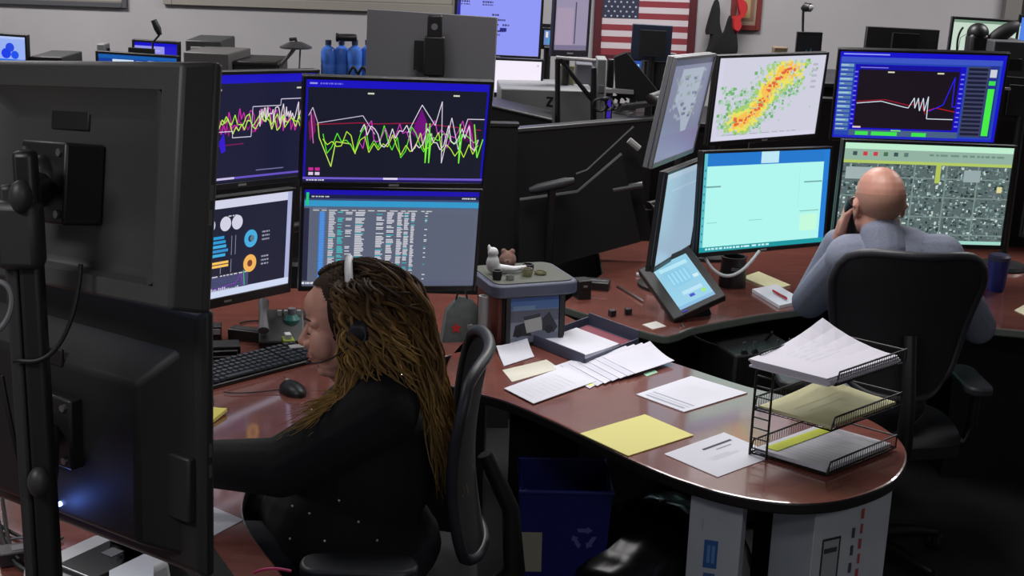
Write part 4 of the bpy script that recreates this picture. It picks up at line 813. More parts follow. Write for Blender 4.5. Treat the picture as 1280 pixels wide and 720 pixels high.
# ------------------------------------------------------------------ office chairs
def chair(label, loc, yaw, wt=.50, wb=.38, zt=1.12, zb=.60, lean=.10, arms=True, seat=True, arm_z=.67, curve=.10):
    t = thing('office_chair', label, 'chair', loc, (0, 0, R(yaw)))
    for k in range(5):
        a = R(72 * k + 18); leg = MB(); leg.tube([(0, 0, .09), (.16 * math.cos(a), .16 * math.sin(a), .085), (.29 * math.cos(a), .29 * math.sin(a), .065)], [.028, .022, .014], seg=10)
        L_ = leg.build('leg', BLK, t); c = MB(); c.M = Matrix.Translation((.29 * math.cos(a), .29 * math.sin(a), .03)) @ Matrix.Rotation(a + .6, 4, 'Z') @ Matrix.Rotation(R(90), 4, 'X')
        c.lathe([(.001, -.025), (.024, -.025), (.03, -.018), (.03, -.004), (.012, -.003), (.012, .003), (.03, .004), (.03, .018), (.024, .025), (.001, .025)], seg=18, cap=False); c.build('caster', BLK2, L_)
    MB().tube([(0, 0, .07), (0, 0, .26), (0, 0, .261), (0, 0, .42)], [.03, .03, .018, .018], seg=16).build('column', BLK, t)
    MB().box((0, 0, .425), (.2, .26, .04), taper=.8).build('tilt_housing', BLK, t, bevel=.008)
    b = MB(); n = 14; vs = []; fs = []
    for s_ in (0, 1):
        for j in range(n + 1):
            for i in range(n + 1):
                u, v = 2 * i / n - 1, 2 * j / n - 1
                k = (1 - .16 * v * v * abs(u)); x = .25 * u * math.sqrt(1 - .28 * v * v); y = .24 * v * math.sqrt(1 - .22 * u * u)
                vs.append((x, y, .505 - .02 * (max(0, v) ** 3) - .012 * (1 - u * u) - (.055 if s_ else 0) * (1 - .3 * max(abs(u), abs(v)) ** 6)))
    N = (n + 1) ** 2
    for j in range(n):
        for i in range(n): q = j * (n + 1) + i; fs.append((q, q + 1, q + n + 2, q + n + 1)); fs.append((q + N, q + n + 1 + N, q + n + 2 + N, q + 1 + N))
    rim = [i for i in range(n)] + [i * (n + 1) + n for i in range(n)] + [(n + 1) * n + i for i in range(n, 0, -1)] + [j * (n + 1) for j in range(n, 0, -1)]
    fs += [(rim[i], rim[i] + N, rim[(i + 1) % len(rim)] + N, rim[(i + 1) % len(rim)]) for i in range(len(rim))]
    b.add(vs, fs); b.build('seat', MESHF, t)
    def BP(u, v, off=0):                                # backrest surface, v 0 bottom .. 1 top
        hw = (wb + (wt - wb) * min(1, v * 1.25)) / 2; x = hw * u
        e = (abs(2 * v - 1)) ** 7; x *= (1 - .16 * e); zz = zb + (zt - zb) * v - (.03 if v > .5 else -.03) * (abs(u) ** 5) * abs(2 * v - 1)
        y = -.25 - lean * v ** 1.5 + curve * u * u + .03 * math.sin(v * 3.14) + off; return Vector((x, y, zz))
    n = 16; vs = [BP(2 * i / n - 1, j / n, 0) for j in range(n + 1) for i in range(n + 1)] + [BP(2 * i / n - 1, j / n, -.006) for j in range(n + 1) for i in range(n + 1)]; N = (n + 1) ** 2; fs = []
    for j in range(n):
        for i in range(n): q = j * (n + 1) + i; fs.append((q, q + n + 1, q + n + 2, q + 1)); fs.append((q + N, q + 1 + N, q + n + 2 + N, q + n + 1 + N))
    MB().add(vs, fs).build('backrest', MESHF, t)
    rim = [BP(-1 + 2 * i / 14, 0) for i in range(14)] + [BP(1, i / 14) for i in range(14)] + [BP(1 - 2 * i / 14, 1) for i in range(14)] + [BP(-1, 1 - i / 14) for i in range(14)]
    MB().tube([p + Vector((0, -.003, 0)) for p in rim], .014, closed=True, seg=10).build('back_frame', mat('charcoal_frame', (44, 46, 52), .45), t)
    MB().tube([(0, -.10, .43), (0, -.26, .44), (0, -.33, .52), (0, -.315 - lean * .2, .68), BP(0, .45, -.03)], [.03, .03, .028, .022, .02], seg=12).build('back_spine', BLK, t)
    if arms:
        for sx in (-1, 1):
            p = MB(); p.tube([(sx * .12, -.02, .43), (sx * .29, -.02, .44), (sx * .31, -.02, .50), (sx * .31, -.03, arm_z - .02)], [.018, .018, .018, .016], seg=10); q = p.build('armrest', BLK, t)
            MB().rbox((sx * .30, .02, arm_z), (.09, .26, .03), .04).build('arm_pad', mat('charcoal_pad', (48, 50, 54), .45), q, bevel=.008)
    return t
chair('black mesh office chair seen edge-on, the woman sits in it', (-.30, 3.02, 0), 91, wt=.46, wb=.40, zt=1.09, lean=.0, arm_z=.665, curve=.045)
chair('black mesh office chair with its back to the camera, the man sits in it', (1.212, 4.22, 0), 0, wt=.465, wb=.34, zt=1.13, zb=.66, lean=.06, arm_z=.64)
# grey edged workstation ends in that gap
def slab(name, label, cat, pts, th, m, edge_r=.008, edge_m=None):
    t = thing(name, label, cat, (0, 0, 0)); P = [Vector(p) for p in pts]; nrm = (P[1] - P[0]).cross(P[2] - P[0]).normalized() * th; n = len(P)
    MB().add(P + [p + nrm for p in P], [tuple(range(n)), tuple(range(2 * n - 1, n - 1, -1))] + [(i, i + n, (i + 1) % n + n, (i + 1) % n) for i in range(n)]).build('panel', m, t, smooth=False)
    MB().tube([p + nrm * .5 for p in P[:3]] if n > 3 else P, edge_r, seg=8).build('edge_rail', edge_m or RAIL, t); return t

# ------------------------------------------------------------------ people
def hand(w_, d, n, side, curl, k=1.0, thumb_curl=25, spread=.10):
    """capsules for a palm, four unequal bent fingers and a thumb. d: to the fingertips, n: out of the palm, side: to the thumb"""
    w_ = Vector(w_); d = Vector(d).normalized(); n = Vector(n); n = (n - d * n.dot(d)).normalized(); s = Vector(side); s = (s - d * s.dot(d) - n * s.dot(n)).normalized(); P = []
    for o in (.030, .012, -.008, -.026): P.append(('c', w_ + s * o * .6 * k + d * .012 * k, .013 * k, w_ + s * o * k + d * .085 * k, .0105 * k))
    P.append(('c', w_ - d * .02 * k, .021 * k, w_ + d * .04 * k, .019 * k)); P.append(('c', w_ + d * .015 * k + s * .02 * k + n * .006, .014 * k, w_ + d * .04 * k + s * .03 * k + n * .008, .013 * k))
    for i, (o, L) in enumerate(((.031, .072), (.011, .080), (-.010, .074), (-.029, .058))):
        p = w_ + s * o * k + d * .088 * k; a = 0; r0 = .0092 * k
        sp = (s * (o / .03) * spread)
        for j, (f_, cfac) in enumerate(((.45, .8), (.30, 1.1), (.25, .8))):
            a += R(curl * cfac); dd = ((d + sp).normalized() * math.cos(a) + n * math.sin(a)); q = p + dd * L * f_ * k; P.append(('c', p, r0, q, r0 * .9)); p = q; r0 *= .9
    p = w_ + d * .03 * k + s * .032 * k + n * .004; a = R(10)
    for j, L in enumerate((.036, .030, .024)):
        dd = ((d * .75 + s * .7).normalized() * math.cos(a) + n * math.sin(a)); q = p + dd * L * k; P.append(('c', p, (.0125 - .0015 * j) * k, q, (.011 - .0015 * j) * k)); p = q; a += R(thumb_curl)
    return P
def head_prims(o, Fd, Ud, k=1.0, chubby=0.0):
    o = Vector(o); Fd = Vector(Fd).normalized(); Ud = Vector(Ud); Ud = (Ud - Fd * Ud.dot(Fd)).normalized(); L = Ud.cross(Fd)
    Mx = Matrix((Fd, L, Ud)).transposed()
    def T(f, l, u): return o + (Fd * f + L * l + Ud * u) * k
    P = [('e', T(-.012, 0, .035), (.098 * k, .077 * k, .092 * k), Mx), ('e', T(.03, 0, -.035), (.062 * k, (.058 + chubby * .5) * k, .075 * k), Mx), ('e', T(.045, 0, .05), (.045 * k, .052 * k, .045 * k), Mx),
         ('c', T(.064, -.012, -.098), .020 * k, T(.064, .012, -.098), .020 * k), ('c', T(.082, 0, .012), .008 * k, T(.107, 0, -.028), .0115 * k), ('c', T(.096, -.013, -.034), .0095 * k, T(.096, .013, -.034), .0095 * k),
         ('c', T(.080, -.014, -.050), .016 * k, T(.080, .014, -.050), .016 * k)]
    for s in (-1, 1):
        P += [('c', T(.0, s * .056, -.055), .020 * k, T(.055, s * .016, -.095), .020 * k), ('c', T(.080, s * .012, .024), .011 * k, T(.064, s * .046, .022), .011 * k), ('e', T(.055, s * .040, -.030), ((.028 + chubby * .5) * k, (.026 + chubby) * k, (.034 + chubby) * k), Mx),
              ('e', T(.072, s * .031, .002), (.014 * k,) * 3), ('e', T(-.008, s * .079, -.008), (.019 * k, .007 * k, .033 * k), Mx), ('c', T(-.004, s * .083, .016), .006 * k, T(-.018, s * .088, .0), .006 * k)]
    P += [('c', T(.0885, -.018, -.064), .0062 * k, T(.094, 0, -.063), .0075 * k), ('c', T(.0885, .018, -.064), .0062 * k, T(.094, 0, -.063), .0075 * k), ('c', T(.085, -.014, -.075), .008 * k, T(.090, 0, -.075), .0085 * k), ('c', T(.085, .014, -.075), .008 * k, T(.090, 0, -.075), .0085 * k)]
    if chubby: P += [('e', T(.028, 0, -.098), (.050 * k, .048 * k, .030 * k), Mx), ('c', T(.05, 0, -.10), .026 * k, T(.0, 0, -.13), .045 * k)]
    return P, T, Mx
def limb(p, q, m_=None):
    return [('c', p[0], p[1], q[0], q[1])]

# --- the woman in the black sweater
wo = aty(433, 404, 3.0)
wF, wU = Vector((-1, -.03, -.17)), Vector((0, 0, 1))
hp, WT, WMx = head_prims(wo, wF, wU, 1.0, .006)
W = dict(pel=aty(455, 715, 3.03), bel=aty(440, 650, 3.03), che=aty(462, 570, 3.03), nk=aty(460, 486, 3.02), ls=aty(474, 516, 2.86), rs=aty(462, 512, 3.19), le=aty(352, 584, 2.82), lw=aty(226, 578, 2.84), re=Vector((-.42, 3.26, .80)), rw=Vector((-.47, 3.16, .68)))
W['pel'].z = .58
nkc = wo + Vector((.045, 0, -.10))
LD = (Vector(W['lw']) - W['le']).normalized()
legs = {s: [(-.36, 3.03 + s * .10, .565), (-.70, 3.03 + s * .13, .60), (-.66 , 3.05 + s * .13, .13)] for s in (-1, 1)}
def woman_core(o, skin=True):
    P = [('e', W['pel'], (.17 + o, .19 + o, .13 + o)), ('e', W['bel'] + Vector((-.03, 0, .0)), (.185 + o, .21 + o, .17 + o)), ('e', W['che'] + Vector((.0, 0, .0)), (.155 + o, .19 + o, .19 + o)), ('e', W['che'] + Vector((-.09, -.07, .0)), (.09 + o, .09 + o, .09 + o)), ('e', W['che'] + Vector((-.09, .07, .0)), (.09 + o, .09 + o, .09 + o)),
         ('c', W['ls'] + Vector((.0, .03, 0)), .078 + o, W['rs'], .074 + o), ('c', W['ls'], .070 + o, W['le'], .056 + o), ('c', W['le'], .055 + o, W['lw'], .036 + o), ('c', W['rs'], .066 + o, W['re'], .052 + o), ('c', W['re'], .050 + o, W['rw'], .034 + o), ('c', W['che'] + Vector((0, 0, .12)), .10 + o, W['nk'] + Vector((0, 0, -.02)), .062 + o)]
    return P
body = woman_core(0) + [('c', W['nk'], .058, nkc + Vector((0, 0, .04)), .054)] + hp
body += hand(W['lw'] + LD * .02, LD + Vector((0, .1, -.12)), (0, .1, -1), (0, 1, 0), 14) + hand(W['rw'], (-.8, -.35, -.2), (0, 0, -1), (0, -1, 0), 22)
for s in (-1, 1):
    a, b_, c = [Vector(p) for p in legs[s]]; body += [('c', a, .09, b_, .062), ('c', b_, .058, c, .038), ('c', c + Vector((0, 0, -.03)), .036, c + Vector((-.13, 0, -.08)), .028)]
wperson = blob(body, 'person', SKINW, voxel=.0032, it=4)
tag(wperson, 'woman with long wavy brown hair in a black beaded sweater, seated in profile facing left', 'person')
sw = woman_core(.013); o = blob(sw, 'sweater', BLKCLOTH, wperson, voxel=.006, it=3)
MB().tube([W['lw'] + LD * .0 + Vector((0, math.cos(a) * .05, math.sin(a) * .05)) for a in [i * .5236 for i in range(12)]], .006, closed=True).build('sleeve_cuff', BLKCLOTH, o)
P = []
for s in (-1, 1): a, b_, c = [Vector(p) for p in legs[s]]; P += [('c', a, .105, b_, .076), ('c', b_, .07, c, .055)]
P.append(('e', W['pel'], (.19, .20, .12))); blob(P, 'trousers', TROUS, wperson, voxel=.008)
for s in (-1, 1): c = Vector(legs[s][2]); blob([('c', c + Vector((.01, 0, -.05)), .045, c + Vector((-.03, 0, -.07)), .048), ('c', c + Vector((-.03, 0, -.08)), .045, c + Vector((-.15, 0, -.088)), .036)], 'shoe', BLK, wperson, voxel=.005)
# beads on the sweater, found by casting from the camera side onto the knit
dg = bpy.context.evaluated_depsgraph_get()
def on_surface(o, x, y):
    d_ = (fw + rt * ((x - 640) / F) + up * ((360 - y) / F)).normalized(); ok, loc_, nr, _ = o.ray_cast(Vector((0, 0, CAM_H)), d_); return (loc_, nr) if ok else (None, None)
for x, y in ((366, 633), (387, 642), (424, 625), (448, 652), (363, 673), (406, 676), (471, 675), (391, 513)):
    l_, nr = on_surface(o, x, y)
    if l_ is not None: MB().ell(l_ + nr * .002, (.0034,) * 3, seg=10, rings=6).build('bead', BEAD, o)
# face details
lash = mat('dark_lash', (40, 26, 22), .7); lipm = mat('rose_lip', (150, 86, 80), .4)
for s in (-1, 1):
    MB().tube([WT(.0845, s * .019, -.002), WT(.0885, s * .030, -.0045), WT(.081, s * .043, -.002)], .0018, seg=6).build('eyelash', lash, wperson)
    MB().tube([WT(.0915, s * .012, .026), WT(.088, s * .028, .033), WT(.072, s * .048, .029)], [.002, .003, .0015], seg=6).build('eyebrow', lash, wperson)
b = MB(); b.tube([WT(.0895, -.021, -.067), WT(.0995, -.008, -.0625), WT(.1005, 0, -.0645), WT(.0995, .008, -.0625), WT(.0895, .021, -.067)], [.002, .0042, .0042, .0042, .002], seg=8); b.tube([WT(.0895, -.020, -.070), WT(.0975, 0, -.0755), WT(.0895, .020, -.070)], [.002, .005, .002], seg=8); b.build('lips', lipm, wperson)
# hair: a scalp cap and many wavy locks, lighter at the ends
hr = random.Random(11)
hair = MB(); DK, MDC, LT = (48, 36, 26), (104, 78, 46), (158, 126, 72)
hairs = []
def mix(a, b__, t_): return tuple(a[i] + (b__[i] - a[i]) * t_ for i in range(3))
for i in range(17):
    th = math.pi * i / 17
cap_ = MB(); cap_.ell((-.014, 0, .037), (.103, .081, .098), seg=120, rings=90)
keep = [f for f in cap_.f if all((cap_.v[k][0] < .028 + .3 * max(0, cap_.v[k][2] - .07) and cap_.v[k][2] > -.05 - cap_.v[k][0]) or (cap_.v[k][2] > .105 and cap_.v[k][0] < .07) for k in f)]
cb_ = MB(); cb_.add([WT(*v) for v in cap_.v], keep, col=DK)
tips = {'front': [aty(352, 545, 2.79), aty(372, 540, 2.78), aty(362, 522, 2.80), aty(392, 515, 2.80)], 'back': [aty(578, 605, 2.90), aty(566, 590, 2.88), aty(570, 560, 2.92), aty(552, 540, 2.88), aty(562, 615, 2.90)]}
def lock(p0, out, p3, mids, r, wav, shade):
    P_ = bez([p0, p0 + out * .05 + Vector((0, 0, .012))] + mids + [p3], 22); ph_ = hr.uniform(0, 6.3); fq = hr.uniform(2.2, 4.2); ax = Vector((hr.uniform(-1, 1), hr.uniform(-1, 1), 0)).normalized(); ay = Vector((-ax.y, ax.x, 0)); n = len(P_)
    pts = [p + (ax * math.cos(ph_ + fq * 6.3 * k / n) + ay * math.sin(ph_ + fq * 6.3 * k / n)) * wav * min(1, k / 5) for k, p in enumerate(P_)]
    rs = [r * (.6 + .5 * math.sin(math.pi * min(1, k / n * 1.1 + .1))) * (1 if k < n - 4 else (n - k) / 5) for k in range(n)]
    b0 = len(cb_.f); cb_.tube(pts, rs, seg=5, col=(1, 1, 1))
    per = (len(cb_.f) - b0 - 2) // (n - 1)
    for q in range(b0, len(cb_.f)):
        k = min(n - 1, (q - b0) // max(1, per)); t_ = min(1, max(0, k / n * 1.3 - .1 + shade)); cb_.c[q] = mix(DK, MDC, t_ * 2) if t_ < .5 else mix(MDC, LT, t_ * 2 - 1)
for i in range(1500):
    u = hr.random()
    az = hr.uniform(-math.pi, math.pi); el = hr.uniform(-.35, 1.5)
    v = Vector((math.cos(el) * math.cos(az), math.cos(el) * math.sin(az), math.sin(el)))
    if v.x > .16 and v.z < .82 or v.x > .55: continue                    # no hair from the face
    if v.y > .2 and hr.random() < .55: continue
    loc_ = (-.014 + .10 * v.x, .080 * v.y, .037 + .096 * v.z); p0 = WT(*loc_); out = (WT(v.x, v.y, v.z) - WT(0, 0, 0)).normalized()
    sh = hr.uniform(-.22, .30)
    sd = -1 if v.y < 0 else 1                                # local left (+y) is the camera side: L = U x F
    near_cam = (p0.y < wo.y)
    if v.x > .0 or (near_cam and v.x > -.2 and hr.random() < .5):               # front hair falls past the cheek over the near shoulder
        if near_cam or hr.random() < .25:
            side = WT(-.022 + hr.uniform(-.04, .03), 0, -.03) + Vector((0, -.088 - hr.uniform(0, .03), 0)); low = WT(-.01 + hr.uniform(-.04, .03), 0, -.135) + Vector((0, -.11 - hr.uniform(0, .03), 0))
            e = hr.choice(tips['front']).lerp(aty(430, 482, 2.86), hr.random() ** 1.3) + Vector((hr.uniform(-.02, .02), hr.uniform(-.02, .02), hr.uniform(-.02, .02)))
            lock(p0, out * .5 - Vector((-.4, 0, 0)), e, [side, side, low, low.lerp(e, .35)], hr.uniform(.0022, .0044), hr.uniform(.003, .007), sh + .02)
        else:
            side = WT(hr.uniform(-.04, .0), 0, -.03) + Vector((0, .10, 0)); e = WT(-.04, 0, -.26) + Vector((0, .11, 0)); lock(p0, out, e, [side, side], .005, .006, sh)
    else:
        e = hr.choice(tips['back']).lerp(aty(530, 480, 2.96), hr.random() ** 2.2) + Vector((hr.uniform(-.02, .02), hr.uniform(-.05, .05), hr.uniform(-.02, .02)))
        bulge = aty(hr.uniform(480, 545), hr.uniform(345, 400), 2.93 + hr.uniform(-.03, .10)); m2 = aty(hr.uniform(505, 556), 450, 2.93 + hr.uniform(-.03, .10))
        lock(p0, out, e, [bulge, bulge, m2, m2.lerp(e, .5)], hr.uniform(.0022, .0044), hr.uniform(.004, .011), sh - .05)
for i in range(170):                                           # loose side curls around the ear and behind it
    p0 = WT(hr.uniform(-.08, .015), 0, hr.uniform(.06, .12)); p0.y = wo.y - hr.uniform(.05, .088); out = Vector((.3, -1, .2)).normalized()
    e = aty(hr.uniform(425, 530), hr.uniform(430, 492), 2.86 + hr.uniform(-.02, .05)); m1 = Vector((p0.lerp(e, .35))) + Vector((0, -.025, 0)); lock(p0, out, e, [m1, p0.lerp(e, .7) + Vector((hr.uniform(-.02, .02), -.02, 0))], hr.uniform(.003, .0055), hr.uniform(.005, .011), hr.uniform(-.2, .35))
cb_.build('hair', HAIRM, wperson)
# headset
t = thing('headset', 'black headset with a thin microphone boom, worn by the woman', 'headset', wo)
def HT(f, l, u): return WT(f, l, u) - wo
sgn = 1 if WT(0, 1, 0).y < wo.y else -1
arc = [HT(-.038 + .006 * math.sin(R(a)), sgn * .126 * math.cos(R(a)), -.0 + .148 * math.sin(R(a))) for a in range(0, 181, 9)]
MB().tube(arc, .0052, seg=10).build('headband', BLK, t)
MB().tube([p * 1.0 + (p.normalized() * .003) for p in arc[5:11]], .0095, seg=10).build('headband_pad', WHITEP, t)
for s in (sgn, -sgn):
    e = MB(); e.M = Matrix.Translation(HT(-.040, s * .134, .012)) @ Matrix.Rotation(R(90), 4, 'X'); e.lathe([(.001, -.016), (.026, -.016), (.032, -.008), (.032, .006), (.024, .013), (.018, .016), (.001, .016)], seg=26, cap=False); q = e.build('ear_cup', BLK, t)
    e = MB(); e.M = Matrix.Translation(HT(-.040, s * .134, .012)) @ Matrix.Rotation(R(90), 4, 'X'); e.lathe([(.018, .0165), (.021, .0165), (.021, .018), (.018, .018), (.018, .0165)], seg=24, cap=False); e.build('ring_trim', RAIL, q)
MB().tube(bez([HT(-.035, sgn * .147, -.002), HT(.03, sgn * .147, -.045), HT(.07, sgn * .07, -.066), HT(.094, sgn * .042, -.070)], 12), .0022, seg=8).build('microphone_boom', BLK, t)
MB().ell(HT(.096, sgn * .038, -.070), (.008, .006, .005)).build('microphone', BLK, t)

# --- the man on the phone
mo = aty(1098, 257, 4.25)
hp, MT, MMx = head_prims(mo, (-.12, 1, -.12), (0, 0, 1), .98, .0)
Mn = dict(pel=Vector((1.17, 4.2, .58)), bel=aty(1135, 400, 4.22), che=aty(1122, 345, 4.22), nk=aty(1102, 296, 4.20), ls=aty(1062, 322, 4.22), rs=aty(1175, 322, 4.22), le=aty(1012, 376, 4.44), lw=aty(1045, 302, 4.36), re=aty(1222, 408, 4.30), rw=Vector((1.42, 4.66, .80)))
ML = {s: [(1.17 + s * .10, 4.24, .56), (1.17 + s * .14, 4.64, .57), (1.17 + s * .15, 4.72, .12)] for s in (-1, 1)}
def man_core(o):
    return [('e', Mn['pel'], (.18 + o, .14 + o, .12 + o)), ('e', Mn['bel'] + Vector((0, .03, 0)), (.175 + o, .135 + o, .17 + o)), ('e', Mn['che'] + Vector((0, .02, -.03)), (.175 + o, .12 + o, .18 + o)),
            ('c', Mn['ls'], .066 + o, Mn['rs'], .066 + o), ('c', Mn['ls'], .060 + o, Mn['le'], .050 + o), ('c', Mn['le'], .048 + o, Mn['lw'], .031 + o), ('c', Mn['rs'], .060 + o, Mn['re'], .048 + o), ('c', Mn['re'], .047 + o, Mn['rw'], .031 + o), ('c', Mn['nk'] + Vector((0, 0, -.10)), .10 + o, Mn['nk'] + Vector((0, .0, -.005)), .056 + o * .5)]
body = man_core(0) + [('c', Mn['nk'] + Vector((0, 0, -.03)), .060, mo + Vector((0, -.015, -.03)), .058)] + hp
hd = (aty(1056, 268, 4.33) - Mn['lw']).normalized()
body += hand(aty(1050, 292, 4.33), hd, (.9, -.15, 0), (.1, .9, 0), 30, thumb_curl=15) + hand(Mn['rw'], (.1, 1, -.1), (0, 0, -1), (-1, 0, 0), 14)
for s in (-1, 1):
    a, b_, c = [Vector(p) for p in ML[s]]; body += [('c', a, .085, b_, .058), ('c', b_, .055, c, .038), ('c', c + Vector((0, 0, -.03)), .036, c + Vector((0, .13, -.08)), .03)]
mperson = blob(body, 'person', SKINM, voxel=.0045, it=2)
tag(mperson, 'bald man in a grey pullover seen from behind, holding a phone to his left ear', 'person')
o = blob(man_core(.011), 'pullover', GREYKNIT, mperson, voxel=.006, it=3)
nn = (mo + Vector((0, -.01, -.03)) - Mn['nk']).normalized()
blob([('c', Mn['nk'] + nn * -.05 + Vector((0, .01, 0)), .072, Mn['nk'] + nn * .006, .0665), ('c', Mn['nk'] + Vector((-.02, 0, -.035)), .055, Mn['nk'] + Vector((.02, 0, -.035)), .055)], 'collar', GREYKNIT, o, voxel=.005)
P = []
for s in (-1, 1): a, b_, c = [Vector(p) for p in ML[s]]; P += [('c', a, .10, b_, .072), ('c', b_, .068, c, .052)]
P.append(('e', Mn['pel'], (.19, .16, .12))); blob(P, 'trousers', TROUS, mperson, voxel=.008)
for s in (-1, 1): c = Vector(ML[s][2]); blob([('c', c + Vector((0, -.01, -.05)), .045, c + Vector((0, .03, -.065)), .048), ('c', c + Vector((0, .03, -.07)), .045, c + Vector((0, .15, -.08)), .036)], 'shoe', BLK, mperson, voxel=.005)
cap_ = MB(); cap_.ell((-.012, 0, .033), (.0995, .0785, .0925), seg=40, rings=30)
keep = [f for f in cap_.f if all(cap_.v[k][0] < .02 and -.055 < cap_.v[k][2] < .052 - .25 * max(0, cap_.v[k][0]) for k in f)]
MB().add([MT(*v) for v in cap_.v], keep).build('hair', mat('cropped_grey_brown_hair', (176, 132, 113), .75, noise=.08, nscale=160, bump=.2), mperson)
for s in (-1, 1): MB().ell(MT(.0825, s * .031, .002), (.006, .006, .006), seg=12, rings=8).build('eye', BLK, mperson); MB().tube([MT(.089, s * .014, .027), MT(.085, s * .03, .033), MT(.07, s * .046, .029)], .0022, seg=6).build('eyebrow', lash, mperson)
# handset
hc = aty(1065, 274, 4.31); t = thing('phone_handset', 'black phone handset held to the man\'s left ear', 'phone', hc)
ax = (aty(1066, 252, 4.29) - aty(1068, 300, 4.36)).normalized()
MB().tube([-ax * .085 + Vector((.012, .0, 0)), -ax * .06 + Vector((-.004, 0, 0)), Vector((-.010, 0, 0)), ax * .045 + Vector((-.004, 0, 0)), ax * .07 + Vector((.010, 0, 0))], [.024, .020, .015, .020, .025], seg=14).build('handle', BLK, t)
for q in (-.075, .06):
    e = MB(); e.M = Matrix.Translation(ax * q + Vector((.014, .004, 0))) @ Matrix.Rotation(R(90), 4, 'Y'); e.lathe([(.001, -.01), (.024, -.01), (.026, 0), (.022, .012), (.001, .012)], seg=22, cap=False); e.build('earpiece' if q > 0 else 'mouthpiece', BLK2, t)

# ------------------------------------------------------------------ the dark gap between the two banks: sloping workstation ends
slab('workstation_end', 'black workstation end panel with a long sloping grey rail, beyond the slate-lidded cabinet', 'panel', [aty(650, 249, 5.28), aty(722, 239, 5.28), aty(777, 192, 5.28), aty(800, 300, 5.28), aty(690, 330, 5.28), aty(648, 330, 5.28)], .03, PANEL)
slab('workstation_end', 'black workstation end panel with a steep thin rail, just under the partition rail', 'panel', [aty(720, 217, 5.34), aty(734, 212, 5.34), aty(792, 158, 5.34), aty(815, 300, 5.34), aty(722, 300, 5.34)], .02, PANEL, .005)
t = thing('chair_arm_pad', 'dark grey padded bar floating above the sloping rail, on a black post', 'arm rest', aty(690, 232, 5.18))
v = aty(718, 214, 5.18) - aty(662, 227, 5.18); MB().tube([v * -.5, v * -.3, v * .3, v * .5], [.012, .02, .02, .012], seg=12).build('pad', mat('charcoal_pad', (48, 50, 54), .45), t)
p_ = t.location; MB().tube([(0, 0, -.01), (0, .02, -.2), (0, .02, -p_.z + .76)], .016, seg=10).build('post', BLK, t); t['label'] = 'dark grey padded arm bar on a black post, above the long sloping rail'
for o in [q for q in bpy.data.objects if q.name.startswith('workstation_end')][:1]:
    for a_, b_, m_ in ((aty(786, 175, 5.26), aty(799, 186, 5.26), LGREY), (aty(766, 237, 5.26), aty(803, 231, 5.26), RAIL)): MB().tube([a_, b_], .013, seg=8).build('bracket', m_, o)

# ------------------------------------------------------------------ back of the room: storage units
def unit(label, x0, x1, y0, dep, h, doors, parent=None):
    t = thing('storage_unit', label, 'cabinet', ((x0 + x1) / 2, y0, 0)); W_ = x1 - x0
    MB().box((0, dep / 2, h / 2), (W_, dep, h)).build('body', BLK2, t); MB().box((0, dep / 2 - .01, h + .01), (W_ + .02, dep + .03, .02)).build('top', mat('dark_worktop', (42, 42, 46), .5), t, bevel=.003)
    for i in range(doors):
        w_ = W_ / doors; x = -W_ / 2 + w_ * (i + .5); d_ = MB().box((x, -.009, h / 2), (w_ - .01, .018, h - .06)).build('door', BLK, t, bevel=.003)
        MB().tube([(x + w_ * .35, -.022, h * .7), (x + w_ * .35, -.034, h * .72), (x + w_ * .35, -.034, h * .8), (x + w_ * .35, -.022, h * .82)], .005, seg=6).build('handle', SILV, d_)
    return t
unit('black storage unit along the left of the back wall, printer standing on it', -3.1, -1.42, 6.15, .6, 1.27, 4)
unit('black storage unit with the blue water bottles on top', -1.40, -.40, 6.1, .6, 1.255, 3)
unit('black storage unit carrying the bright blue and white displays', -.38, .42, 6.2, .6, 1.10, 2)
unit('black storage unit below the flag', .44, 1.10, 6.4, .6, 1.13, 2)
unit('long black storage unit at the right behind the control screen monitor', 1.12, 3.6, 6.2, .6, 1.36, 5)

def mpp(x, y, Y): p = aty(x, y, Y) - Vector((0, 0, CAM_H)); return p.dot(fw) / F
def px_monitor(label, x0, y0, x1, y1, Y, yaw=0, draw=None, shell=None, tilt=0, back=False, base_z=None, group=None, bez=.012, chin=.018):
    """a display whose lit area spans a pixel box at distance Y"""
    k = mpp((x0 + x1) / 2, (y0 + y1) / 2, Y); w_, h_ = (x1 - x0) * k / max(.3, math.cos(R(yaw if not back else yaw))), (y1 - y0) * k; c = aty((x0 + x1) / 2, (y0 + y1) / 2, Y)
    if callable(draw): draw = draw(w_, h_)
    m = monitor(label, c, (yaw + (180 if back else 0), tilt, 1.2 if not back else -1.2), w_, h_, draw, shell=shell, bezel=bez, chin=chin, hump=False)
    if base_z is not None:
        s_ = MB(); lo = base_z - c.z
        inv = m.rotation_euler.to_matrix().inverted()
        s_.tube([inv @ p for p in (Vector((0, 0, -h_ * .2)), Vector((0, 0, lo + .015)))], .018, seg=10); s_.tube([inv @ Vector((0, 0, lo + .016)), inv @ Vector((0, 0, lo + .002))], [.09, .1], seg=20); q = s_.build('stand', BLK, m)
        q.location = inv @ (m.rotation_euler.to_matrix() @ Vector((0, .045, 0)))
    return m
def bluetext(w_, h_):
    d = Draw(w_, h_, (142, 150, 245)); d.rect(0, 0, .04, 1, (40, 36, 150)); r = random.Random(8)
    for u, v in ((.0, .14), (.08, .14), (.3, .14), (.36, .14)): d.text(u, v, .07, .03, (40, 44, 90), 3); d.text(u, v + .05, .07, .02, (50, 54, 110), 3)
    for u, v in ((.42, .34), (.42, .42), (.5, .42), (.42, .5), (.55, .5), (.44, .6), (.5, .6), (.44, .66)): d.text(u, v, .08, .03, (40, 44, 100), 3)
    d.rect(.52, .56, .6, .62, (30, 34, 120)); return d
